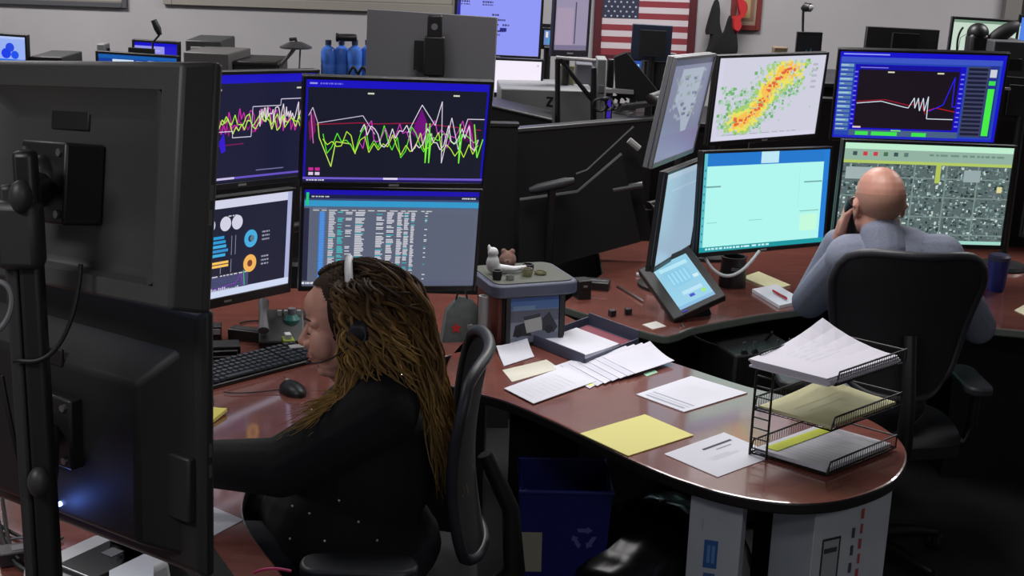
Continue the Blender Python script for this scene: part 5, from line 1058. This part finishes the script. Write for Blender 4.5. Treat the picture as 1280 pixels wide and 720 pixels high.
px_monitor('lilac-blue display with small dark text at the top edge, right of the grey monitor back', 571, -8, 675, 68, 6.5, 8, bluetext, base_z=1.12)
px_monitor('small blank white display below the lilac-blue one', 600, 76, 676, 116, 6.42, 8, lambda w_, h_: Draw(w_, h_, (244, 236, 250)).rect(0, .92, 1, 1, (214, 210, 236)).rect(.93, .1, .96, .16, (200, 196, 220)))
px_monitor('tall pale pinkish display at the top edge, left of the flag', 694, -12, 735, 62, 6.25, 22, lambda w_, h_: Draw(w_, h_, (150, 142, 168)).rect(.05, .3, .55, .92, (164, 148, 172)).rect(.6, .2, .64, .9, (84, 76, 104)).rect(0, .92, 1, 1, (120, 112, 142)), shell=mat('plum_black_shell', (44, 40, 50), .5), base_z=1.12, chin=.03)
px_monitor('small laptop-sized display with a cloud picture, at the top left frame edge', -30, 45, 33, 75, 6.3, -6, lambda w_, h_: Draw(w_, h_, (150, 176, 240)).rect(0, 0, 1, .1, (176, 196, 244)).disc(.68, .45, .09, (30, 70, 220)).disc(.6, .7, .1, (20, 60, 230)).disc(.78, .75, .08, (24, 80, 235)).rect(0, .93, 1, 1, (40, 110, 230)), base_z=1.29)
px_monitor('small lilac display with a blue top bar beside the grey printer', 168, 54, 222, 84, 6.55, -4, lambda w_, h_: Draw(w_, h_, (146, 146, 232)).rect(0, 0, 1, .14, (20, 14, 200)).rect(.7, .14, 1, .6, (30, 20, 200)).rect(.1, .3, .6, .34, (180, 180, 245)), base_z=1.29)
px_monitor('low wide display with a white and blue strip, above the near monitor back', 122, 70, 222, 86, 6.3, -4, lambda w_, h_: Draw(w_, h_, (14, 60, 150)).rect(0, 0, 1, .3, (20, 90, 170)).rect(.18, .35, .45, .9, (206, 226, 246)).rect(.48, .4, .6, .9, (150, 180, 230)).rect(.63, .35, .9, .9, (180, 200, 236)), base_z=1.29)
px_monitor('display with a cream map behind the round black microphone head, top right', 1190, 27, 1277, 82, 6.45, -4, lambda w_, h_: Draw(w_, h_, (196, 216, 200)).rect(0, 0, 1, .06, (120, 150, 130)).line([(.1, .9), (.12, .4), (.3, .2)], (90, 100, 90), .01), base_z=1.38)
px_monitor('sliver of a bright blue display at the top right frame edge', 1277, 24, 1330, 60, 6.4, -20, Draw(.2, .15, (80, 130, 230)), base_z=1.38)
px_monitor('tiny dark picture display beside the purple strip, under the flag', 787, 76, 802, 90, 6.6, 0, lambda w_, h_: Draw(w_, h_, (40, 80, 170)).rect(.6, .3, .8, .9, (150, 210, 240)), base_z=1.15)
px_monitor('narrow display of coloured streaks right of the lilac-blue one', 680, 38, 690, 56, 6.6, 0, lambda w_, h_: Draw(w_, h_, (100, 130, 190)).rect(.2, .1, .5, .5, (220, 220, 220)).rect(.5, .5, .9, .9, (60, 160, 200)), base_z=1.12)
px_monitor('sliver of a dark display with blue writing, between the two graph monitors', 366, 125, 381, 178, 5.0, 30, lambda w_, h_: Draw(w_, h_, (16, 20, 60)).rect(0, 0, 1, .12, (24, 14, 180)).text(.1, .3, .8, .04, (150, 170, 220), 3).text(.1, .4, .8, .04, (150, 170, 220), 3).text(.1, .5, .8, .04, (150, 170, 220), 3), base_z=.76)
px_monitor('large light grey monitor seen from behind, right of the water bottles', 459, 18, 619, 119, 5.75, -8, None, shell=mat('mid_grey_shell', (112, 112, 118), .55), back=True, bez=.003, chin=.003)
k_ = aty(543, 70, 5.62); t = thing('monitor_stand', 'black stand bracket on the back of the large light grey monitor', 'stand', (k_.x, k_.y, 0))
MB().box((0, 0, k_.z), (.085, .05, .16)).build('bracket', BLK, t, bevel=.006); MB().box((0, 0, k_.z + .12), (.06, .05, .09)).build('head', BLK, t, bevel=.006); MB().box((0, 0, k_.z * .5 - .01), (.04, .04, k_.z - .02)).build('pole', BLK, t); MB().lathe([(.001, 0), (.16, 0), (.14, .02), (.001, .02)], seg=24, cap=False).build('base', BLK, t); MB().tube([(0, -.026, k_.z + .12), (0, -.03, k_.z + .12)], .014).build('knob', GREY, t)
px_monitor('black monitor seen from behind, above the control screen monitor', 1080, 36, 1170, 78, 6.3, 4, None, shell=mat('dark_monitor_back', (40, 38, 42), .6), back=True, bez=.003, chin=.003, base_z=1.38)
px_monitor('dark blue monitor back standing in front of the flag', 790, 32, 838, 74, 6.5, 0, None, shell=mat('ink_blue_shell', (22, 34, 58), .6), back=True, bez=.003, chin=.003, base_z=1.15)
px_monitor('small pale grey monitor back tucked behind the angled grey map monitor', 802, 66, 842, 118, 6.55, -10, None, shell=mat('mid_grey_shell', (112, 112, 118), .55), back=True, bez=.003, chin=.003, base_z=1.12)

# printer, boxes, lamp, bottles on the left units
def box_on(name, label, cat, x0, y0, x1, y1, Y, dep, m, parts=None, group=None, bevel=.006, yaw=0, zb=None):
    k = mpp((x0 + x1) / 2, (y0 + y1) / 2, Y); c = aty((x0 + x1) / 2, y1, Y); w_, h_ = (x1 - x0) * k, (y1 - y0) * k
    if zb is not None: h_ += c.z - zb; c.z = zb
    t = thing(name, label, cat, c, (0, 0, R(yaw)), group); MB().box((0, dep / 2, h_ / 2), (w_, dep, h_)).build('body', m, t, bevel=bevel)
    for nm, (u, v, du, dv), mm in (parts or ()): MB().box(((u - .5) * w_, -.003, v * h_), (du * w_, .008, dv * h_)).build(nm, mm, t, bevel=.001)
    return t
box_on('desk_printer', 'dark grey printer, the higher of two beside the lilac display', 'printer', 232, 51, 278, 72, 6.5, .3, SHELLD, [('paper_slot', (.5, .72, .7, .16), LGREY), ('control_strip', (.5, .25, .8, .1), BLK)], zb=1.29)
box_on('desk_printer', 'grey printer with an open tray, lower and nearer than the other', 'printer', 228, 66, 288, 92, 6.22, .3, mat('warm_grey_case', (82, 80, 80), .55), [('paper_slot', (.5, .5, .6, .16), BLK2), ('output_tray', (.62, .3, .3, .12), LGREY)], yaw=-8, zb=1.29)
box_on('storage_box', 'flat black box right of the grey printers', 'box', 291, 77, 346, 96, 6.25, .3, BLK, [('lid_edge', (.5, .9, 1.02, .12), BLK2), ('label_plate', (.3, .5, .2, .2), SHELLD)], zb=1.275)
box_on('storage_box', 'low dark box lid at the left, above the near monitor back', 'box', 38, 71, 78, 84, 6.3, .3, SHELLD, [('lid_edge', (.5, .9, 1.02, .15), BLK)], zb=1.29)
box_on('storage_box', 'small grey upright box behind the white and blue strip', 'box', 121, 55, 132, 74, 6.5, .08, GREY, [('label_plate', (.5, .6, .6, .3), SHELLD)], zb=1.29)
t = thing('marker_pen', 'black marker standing beside the small grey upright box', 'pen', aty(136, 80, 6.4)); t.location.z = 1.29; hh_ = aty(136, 60, 6.4).z - 1.29; MB().tube([(0, 0, 0), (0, 0, hh_ * .7)], .012).build('barrel', BLK, t); MB().tube([(0, 0, hh_ * .7), (0, 0, hh_)], .009).build('cap', BLK2, t)
def tick(a, b_, r, n=10): return MB().tube([a, b_], r, seg=n)
t = thing('gooseneck_microphone', 'black stick microphone pointing up over the lilac display', 'microphone', aty(190, 85, 6.4)); t.location.z = 1.29; o_ = t.location
MB().tube([(0, 0, 0), (0, 0, .02)], .05, seg=20).build('base', BLK, t); MB().tube([(0, 0, .02), aty(191, 53, 6.4) - o_, aty(199, 44, 6.4) - o_], .005).build('neck', BLK, t); MB().tube([aty(200, 44, 6.4) - o_, aty(197, 36, 6.4) - o_, aty(192, 25, 6.4) - o_], [.010, .017, .014], seg=12).build('head', BLK, t)
t = thing('desk_lamp', 'metal desk lamp with a wide round shade, left of the water bottles', 'lamp', aty(368, 98, 6.3)); t.location.z = 1.275; o_ = t.location
MB().lathe([(.001, 0), (.06, 0), (.06, .015), (.001, .02)], seg=24, cap=False).build('base', BLK, t)
sh = aty(370, 58, 6.3) - o_; k_ = mpp(370, 58, 6.3)
MB().lathe([(.001, .022), (.03, .02), (20 * k_, 0), (20 * k_, -.008), (.03, -.012), (.001, -.012)], c=sh, seg=30, cap=False).build('shade', mat('pewter', (96, 96, 98), .3, metal=.7), t)
MB().tube([(0, 0, .015), aty(349, 84, 6.3) - o_, aty(364, 66, 6.3) - o_, sh], .009).build('arm', SILV, t); MB().tube([sh + Vector((.02, 0, 0)), (.02, 0, .015)], .004).build('spring_rod', GREY, t); MB().tube([sh + Vector((-.03, 0, .03)), sh + Vector((.0, 0, .034)), sh + Vector((.0, 0, .02))], .008).build('shade_knob', BLK, t)
jl = ['blue water bottle at the left end of the row by the lamp', 'second blue water bottle from the left, under the black bar', 'third blue water bottle from the left, next to the grey monitor back', 'blue water bottle half hidden behind the grey monitor back']
for i in range(4):
    x = 410.5 + i * 16.5; Y = 6.28 + (i % 2) * .03; k = mpp(x, 80, Y); c = aty(x, 92, Y); c.z = 1.275; h_ = aty(x, 50, Y).z - 1.275; r_ = 9.4 * k
    t = thing('water_bottle', jl[i], 'bottle', c, group='blue water bottles on the storage unit')
    MB().lathe([(.001, 0), (r_ * .9, 0), (r_, .01), (r_, h_ * .22), (r_ * .95, h_ * .25), (r_, h_ * .28), (r_, h_ * .46), (r_ * .95, h_ * .49), (r_, h_ * .52), (r_, h_ * .74), (r_ * .85, h_ * .82), (r_ * .4, h_ * .87), (r_ * .36, h_ * .9), (.001, h_ * .9)], seg=28, cap=False).build('body', WATER, t)
    MB().lathe([(.001, h_ * .9), (r_ * .42, h_ * .9), (r_ * .42, h_), (.001, h_)], seg=18, cap=False).build('cap', mat('dark_blue_cap', (40, 52, 80), .4), t)
a_, b_ = aty(420, 47, 6.27), aty(446, 47.5, 6.27); t = thing('carry_bar', 'black bar lying across the tops of the water bottles', 'bar', a_.lerp(b_, .5)); v = (b_ - a_) * .5
t.location.z = 1.275 + (aty(430, 50, 6.28).z - 1.275) + .012
MB().tube([-v, -v * .85, v * .85, v], [.013, .017, .017, .013], seg=12).build('grip', BLK, t); MB().tube([-v * .98, -v * .80], .02, seg=12).build('end_stop', BLK2, t)
for i, (x, l) in enumerate(((440, 'thin black bent wire in front of the water bottles'), (452, 'second bent black wire, against the edge of the grey monitor back'))):
    a_ = aty(x - 12, 95, 6.1); a_.z = 1.277; cable(l, [a_, aty(x, 80, 6.1), aty(x + 2, 78, 6.1), aty(x + 6, 92, 6.1)], .006)

# grey case marked Z, stand frame, dark things by the flag
t = box_on('computer_case', 'light grey computer case marked with a dark Z, behind the black partition', 'computer', 624, 112, 742, 158, 6.1, .4, mat('mid_grey_case', (126, 128, 130), .6), yaw=4, zb=.9)
kz = mpp(687, 127, 6.1); zc_ = aty(687, 127, 6.1); q = Matrix.Rotation(R(-4), 3, 'Z') @ (zc_ - t.location); q.y = -.004
b = MB()
for (x0, z0, x1, z1, x2, z2, x3, z3) in ((-4, 6, 4, 6, 4, 4, -4, 4), (1, 4, 4, 4, -1, -4, -4, -4), (-4, -4, 4, -4, 4, -6, -4, -6)):
    P4 = [(x0, z0), (x1, z1), (x2, z2), (x3, z3)]; b.add([(q.x + x * kz, q.y, q.z + z * kz) for x, z in P4] + [(q.x + x * kz, q.y + .006, q.z + z * kz) for x, z in P4], [(0, 1, 2, 3), (7, 6, 5, 4)] + [(i, i + 4, (i + 1) % 4 + 4, (i + 1) % 4) for i in range(4)])
b.build('letter_mark', BLK2, t, smooth=False)
t.children[0].name = 'case_body'
t = thing('sloped_cover', 'black sloping cover in front of the grey case, behind the partition rail', 'cover', (0, 0, 0)); P_ = [aty(612, 132, 5.7), aty(690, 150, 5.7), aty(690, 175, 5.7), aty(612, 175, 5.7)]
MB().add(P_ + [p + Vector((0, .3, 0)) for p in P_], [(0, 1, 2, 3), (7, 6, 5, 4)] + [(i, i + 4, (i + 1) % 4 + 4, (i + 1) % 4) for i in range(4)]).build('cover', BLK, t, smooth=False)
MB().tube([P_[0] + Vector((0, -.005, 0)), P_[1] + Vector((0, -.005, 0))], .006).build('edge_trim', SHELLD, t); MB().box(tuple((P_[0] + P_[2]) / 2 + Vector((0, .15, -.55))), (.2, .2, .95)).build('pedestal', BLK2, t)
Y = 5.95; t = thing('monitor_stand', 'black trestle-like stand with a diagonal bar, under the tall pale display', 'stand', aty(715, 160, Y)); o_ = t.location
for i, (p, q, r_) in enumerate((((697, 74), (697, 160), .012), ((700, 74), (741, 126), .010), ((742, 85), (742, 160), .014), ((695, 72), (745, 76), .008))):
    MB().tube([aty(*p, Y) - o_, aty(*q, Y) - o_], r_, seg=8).build(['upright', 'diagonal_bar', 'upright', 'top_bar'][i], [BLK, BLK, BLK, LGREY][i], t)
box_on('notice_board', 'pale olive square card behind the black trestle stand', 'card', 699, 82, 718, 104, 6.3, .02, mat('olive_card', (120, 118, 92), .8), [('print', (.5, .5, .6, .1), GREY)], zb=1.12)
box_on('storage_box', 'grey upright box right of the olive card', 'box', 719, 80, 740, 104, 6.35, .15, mat('slate_grey_card', (92, 92, 102), .7), [('print', (.5, .6, .5, .1), GREY)], zb=1.12)
box_on('storage_box', 'light grey upright carton at the right of the trestle stand', 'box', 744, 74, 757, 118, 6.15, .15, mat('mid_grey_case', (126, 128, 130), .6), [('print', (.5, .6, .5, .1), GREY)], zb=1.12)
box_on('light_strip', 'upright purple lit strip under the flag', 'light strip', 758, 74, 767, 108, 6.3, .03, BLK, None, zb=1.15)
d = Draw(.02, .10, (52, 36, 150)); t = [o for o in bpy.data.objects if o.name.startswith('light_strip')][0]; d.b.build('diffuser', SCREEN, t, smooth=False, loc=(0, -.003, .07))
slab('slanted_board', 'black slanted panel running down from under the flag to the grey map monitor', 'panel', [aty(768, 72, 5.9), aty(783, 66, 5.9), aty(828, 122, 5.9), aty(824, 136, 5.9), aty(770, 118, 5.9)], .05, BLK2, .004, BLK2)
slab('shelf_ledge', 'thin light ledge among dark equipment below the flag', 'shelf', [aty(757, 111, 5.88), aty(792, 114, 5.88), aty(792, 118, 5.88), aty(757, 116, 5.88)], .03, LGREY, .004, LGREY)
t = thing('cable_bundle', 'coiled dark cables on top of the partition, by the grey map monitor', 'cables', aty(770, 140, 5.9)); o_ = t.location
for i in range(5): MB().tube([aty(750 + i * 8 + 9 * math.cos(a * .5), 131 + 8 * math.sin(a * .5) - i, 5.9 + .01 * i) - o_ for a in range(13)], .006, seg=6, closed=False).build('coil', [BLK, GREY, BLK, SHELLD, BLK][i], t)
slab('tray_ledge', 'grey tray edge resting beyond the partition rail, left of the angled monitors', 'tray', [aty(778, 133, 5.85), aty(820, 127, 5.85), aty(820, 132, 5.85), aty(772, 140, 5.85)], .08, SHELLD, .005)

# ------------------------------------------------------------------ on the back wall
def wall_flat(name, label, cat, x0, y0, x1, y1, draw_fn, frame_m, fwid=.03, dep=.03, nm='print'):
    Y = YB - dep; k = mpp((x0 + x1) / 2, max(0, (y0 + y1) / 2), Y); c = aty((x0 + x1) / 2, (y0 + y1) / 2, Y); w_, h_ = (x1 - x0) * k, (y1 - y0) * k
    t = thing(name, label, cat, (c.x, YB - dep / 2, c.z)); b = MB()
    for s in (-1, 1): b.box((s * (w_ + fwid) / 2, 0, 0), (fwid, dep, h_ + 2 * fwid)); b.box((0, 0, s * (h_ + fwid) / 2), (w_, dep, fwid))
    b.build('frame', frame_m, t, bevel=.003); d = draw_fn(w_, h_); d.b.build(nm, PRINT, t, smooth=False, loc=(0, -dep * .2, 0)); MB().box((0, dep * .25, 0), (w_, dep * .3, h_)).build('backing', BLK2, t); return t
def flag(w_, h_):
    d = Draw(w_, h_, (200, 190, 196))
    for i in range(13):
        if i % 2 == 0: d.rect(0, i / 13, 1, (i + 1) / 13, (134, 46, 56))
    d.rect(0, 0, .42, 7 / 13, (40, 46, 70)); d.k += 1
    for j in range(9):
        for i in range(6 if j % 2 == 0 else 5):
            u = .035 + (i + (.5 if j % 2 else 0)) * .07; v = (j + .5) / 9 * 7 / 13; P_ = []
            for q in range(10): a = R(90 + 36 * q); rr_ = (.016 if q % 2 == 0 else .0065); P_.append((u + rr_ * math.cos(a), v - rr_ * math.sin(a) * w_ / h_))
            d.k -= 1; d.poly(P_, (196, 198, 210))
    return d
wall_flat('flag', 'framed american flag on the back wall', 'flag', 753, -28, 861, 69, flag, mat('maroon_frame', (78, 24, 34), .5), .045)
def icon(w_, h_): d = Draw(w_, h_, (150, 130, 110)); d.rect(.1, .1, .9, .9, (120, 92, 76)); d.rect(.3, .2, .7, .8, (166, 140, 96)); return d
wall_flat('picture_frame', 'small picture in a red-brown frame, right of the hanging dark clothes', 'picture', 921, -12, 946, 31, icon, mat('red_brown_frame', (108, 40, 36), .5), .03)
def board(w_, h_): return Draw(w_, h_, (150, 146, 136)).rect(0, .97, 1, 1, (120, 116, 108))
wall_flat('wall_board', 'wide pale board along the top edge, its lower rim showing above the jagged-line monitors', 'board', 214, -60, 566, 0, board, mat('pale_board_rim', (140, 136, 128), .6), .05)
wall_flat('wall_board', 'dark rimmed board at the top left corner', 'board', -120, -60, 150, -2, board, mat('dark_board_rim', (74, 74, 78), .6), .03)
t = struct(MB().box((aty(1275, 10, YB - .05).x + .25, YB - .03, CEIL / 2), (.5, .06, CEIL - .02)).build('door_1', BLK2)); 
t = struct(MB().box((aty(1275, 10, YB - .05).x - .04, YB - .03, CEIL / 2), (.09, .07, CEIL - .02)).build('trim_1', mat('grey_trim', (110, 108, 106), .6)))
# clothes on a hook
Y = YB - .12; b = MB()
def garment(label, px, m, hook, th=.05):
    P_ = [aty(x, y, Y) for x, y in spline(px, 4, True)]; c = sum(P_, Vector()) / len(P_); t = thing('hanging_garment', label, 'garment', hook); n = len(P_); o_ = Vector(hook); b = MB()
    L1 = [p - o_ + Vector((0, -th * .2, 0)) for p in P_]; L0 = [(c + (p - c) * .8) - o_ + Vector((0, -th * .6, 0)) for p in P_]; L2 = [p - o_ + Vector((0, th * .5, 0)) for p in P_]
    b.add(L0 + L1 + L2, [tuple(range(n))] + [(i, i + n, (i + 1) % n + n, (i + 1) % n) for i in range(n)] + [(i + n, i + 2 * n, (i + 1) % n + 2 * n, (i + 1) % n + n) for i in range(n)]); b.build('cloth', m, t, weld=True)
    MB().tube([(0, .04, .02), (0, -.03, .0), (0, -.035, .02)], .005).build('hook', SILV, t); return t
garment('black jacket hanging on the back wall between flag and small picture', [(893, 2), (899, 4), (899, 26), (904, 42), (912, 20), (917, 30), (921, 46), (918, 70), (880, 72), (884, 62), (888, 44), (882, 40)], mat('black_jacket', (16, 16, 18), .9), aty(896, -4, Y))
garment('red cap and cloth hanging over the corner of the small picture', [(921, 0), (931, 1), (934, 10), (930, 20), (924, 24), (926, 34), (920, 42), (914, 36), (916, 22), (924, 18)], mat('red_cloth', (178, 34, 38), .85), aty(924, -6, Y - .06), .08)
# small things at the right
t = thing('picture_frame', 'small black framed picture of pale blue figures, on the right units', 'picture', aty(1010, 70, 6.35)); k_ = mpp(1010, 54, 6.35); o_ = t.location; o_.z = 1.38
h_ = aty(1010, 40, 6.35).z - 1.38; w_ = 32 * k_; MB().box((0, .01, h_ / 2), (w_, .02, h_)).build('frame', BLK, t, bevel=.002); d = Draw(w_ * .86, h_ * .86, (20, 22, 32)); d.poly([(.3, 1), (.25, .6), (.4, .35), (.5, .5), (.6, .3), (.72, .6), (.8, 1)], (70, 130, 150)); d.poly([(.42, 1), (.45, .55), (.6, .5), (.65, 1)], (130, 180, 196)); d.b.build('photo', PRINT, t, smooth=False, loc=(0, -.001, h_ / 2))
t = thing('desk_lamp', 'thin black lamp with a small round head, behind the picture of blue figures', 'lamp', aty(1004, 70, 6.6)); t.location.z = 1.38; o_ = t.location
MB().tube([(0, 0, 0), (0, 0, .015)], .05, seg=20).build('base', BLK, t); MB().tube([(0, 0, .015), aty(1004, 14, 6.6) - o_], .006).build('rod', BLK, t); q = aty(1007, 9, 6.6) - o_; MB().tube([q + Vector((-.015, .01, -.01)), q, q + Vector((.02, -.02, .0))], [.010, .022, .02], seg=14).build('head', BLK, t); MB().ell(q + Vector((.02, -.026, 0)), (.014, .008, .014)).build('bulb', LGREY, t)
box_on('card_holder', 'small brown card holder left of the picture of blue figures', 'card holder', 966, 59, 984, 73, 6.4, .05, mat('brown_card', (104, 88, 70), .7), [('card', (.5, .6, .7, .4), mat('cream_label', (166, 164, 146), .8))], zb=1.38)
t = thing('cap_hat', 'dark flat cap lying on the right units, above the radar monitor', 'cap', aty(950, 72, 6.4)); t.location.z = 1.382; b = MB(); b.ell((0, 0, .0), (.075, .07, .045)); b.v = [(x, y, max(z, 0)) for x, y, z in b.v]; b.build('crown', BLK2, t); MB().rbox((0, -.07, .006), (.09, .07, .008), .03).build('brim', BLK, t)
# big round-headed microphone things in front of the cream map display
t = thing('desk_fan', 'black machine with a tilted round head in front of the cream map display', 'fan', aty(1232, 66, 6.25)); t.location.z = 1.38; o_ = t.location
MB().box((0, 0, .01), (.16, .14, .02)).build('base', BLK, t, bevel=.004); q = aty(1222, 44, 6.25) - o_; MB().box((q.x, 0, q.z * .5 + .01), (.09, .09, q.z)).build('column', BLK, t, bevel=.02); MB().ell((q.x, 0, q.z + .01), (.048, .05, .045)).build('top_knob', BLK, t)
hc_ = aty(1254, 41, 6.22) - o_; e = MB(); e.M = Matrix.Translation(hc_) @ Matrix.Rotation(R(-34), 4, 'Y') @ Matrix.Rotation(R(90), 4, 'X'); e.ell((0, 0, 0), (.083, .034, .035)); e.build('round_head', BLK2, t); MB().tube([Vector((q.x, 0, q.z - .01)), hc_ + Vector((-.03, 0, -.02))], .012).build('joint', SILV, t)
cable('thin black cable curving down the cream map display', [aty(1204, 34, 6.3), aty(1194, 46, 6.3), aty(1196, 60, 6.3), (lambda p: Vector((p.x, p.y, 1.385)))(aty(1202, 66, 6.3))], .005)
box_on('equipment_case', 'grey equipment case at the right edge, below the cream map display', 'case', 1238, 52, 1282, 92, 6.1, .3, mat('mid_dark_case', (72, 72, 76), .6), [('vent', (.5, .8, .7, .1), BLK)], zb=1.1)
px_monitor('dark monitor back at the right frame edge beside the control screen', 1244, 98, 1310, 150, 5.45, -12, None, shell=BLK, back=True, bez=.003, chin=.003, base_z=.742)
t = thing('cable_label', 'row of small white tags on dark equipment, right of the control screen', 'tag', aty(1262, 111, 5.4)); o_ = t.location
for x0, x1 in ((1250, 1263), (1269, 1282)): c = aty((x0 + x1) / 2, 111, 5.4) - o_; k_ = mpp(1260, 111, 5.4); MB().box(tuple(c), ((x1 - x0) * k_, .01, 3 * k_)).build('tag', WHITEP, t)
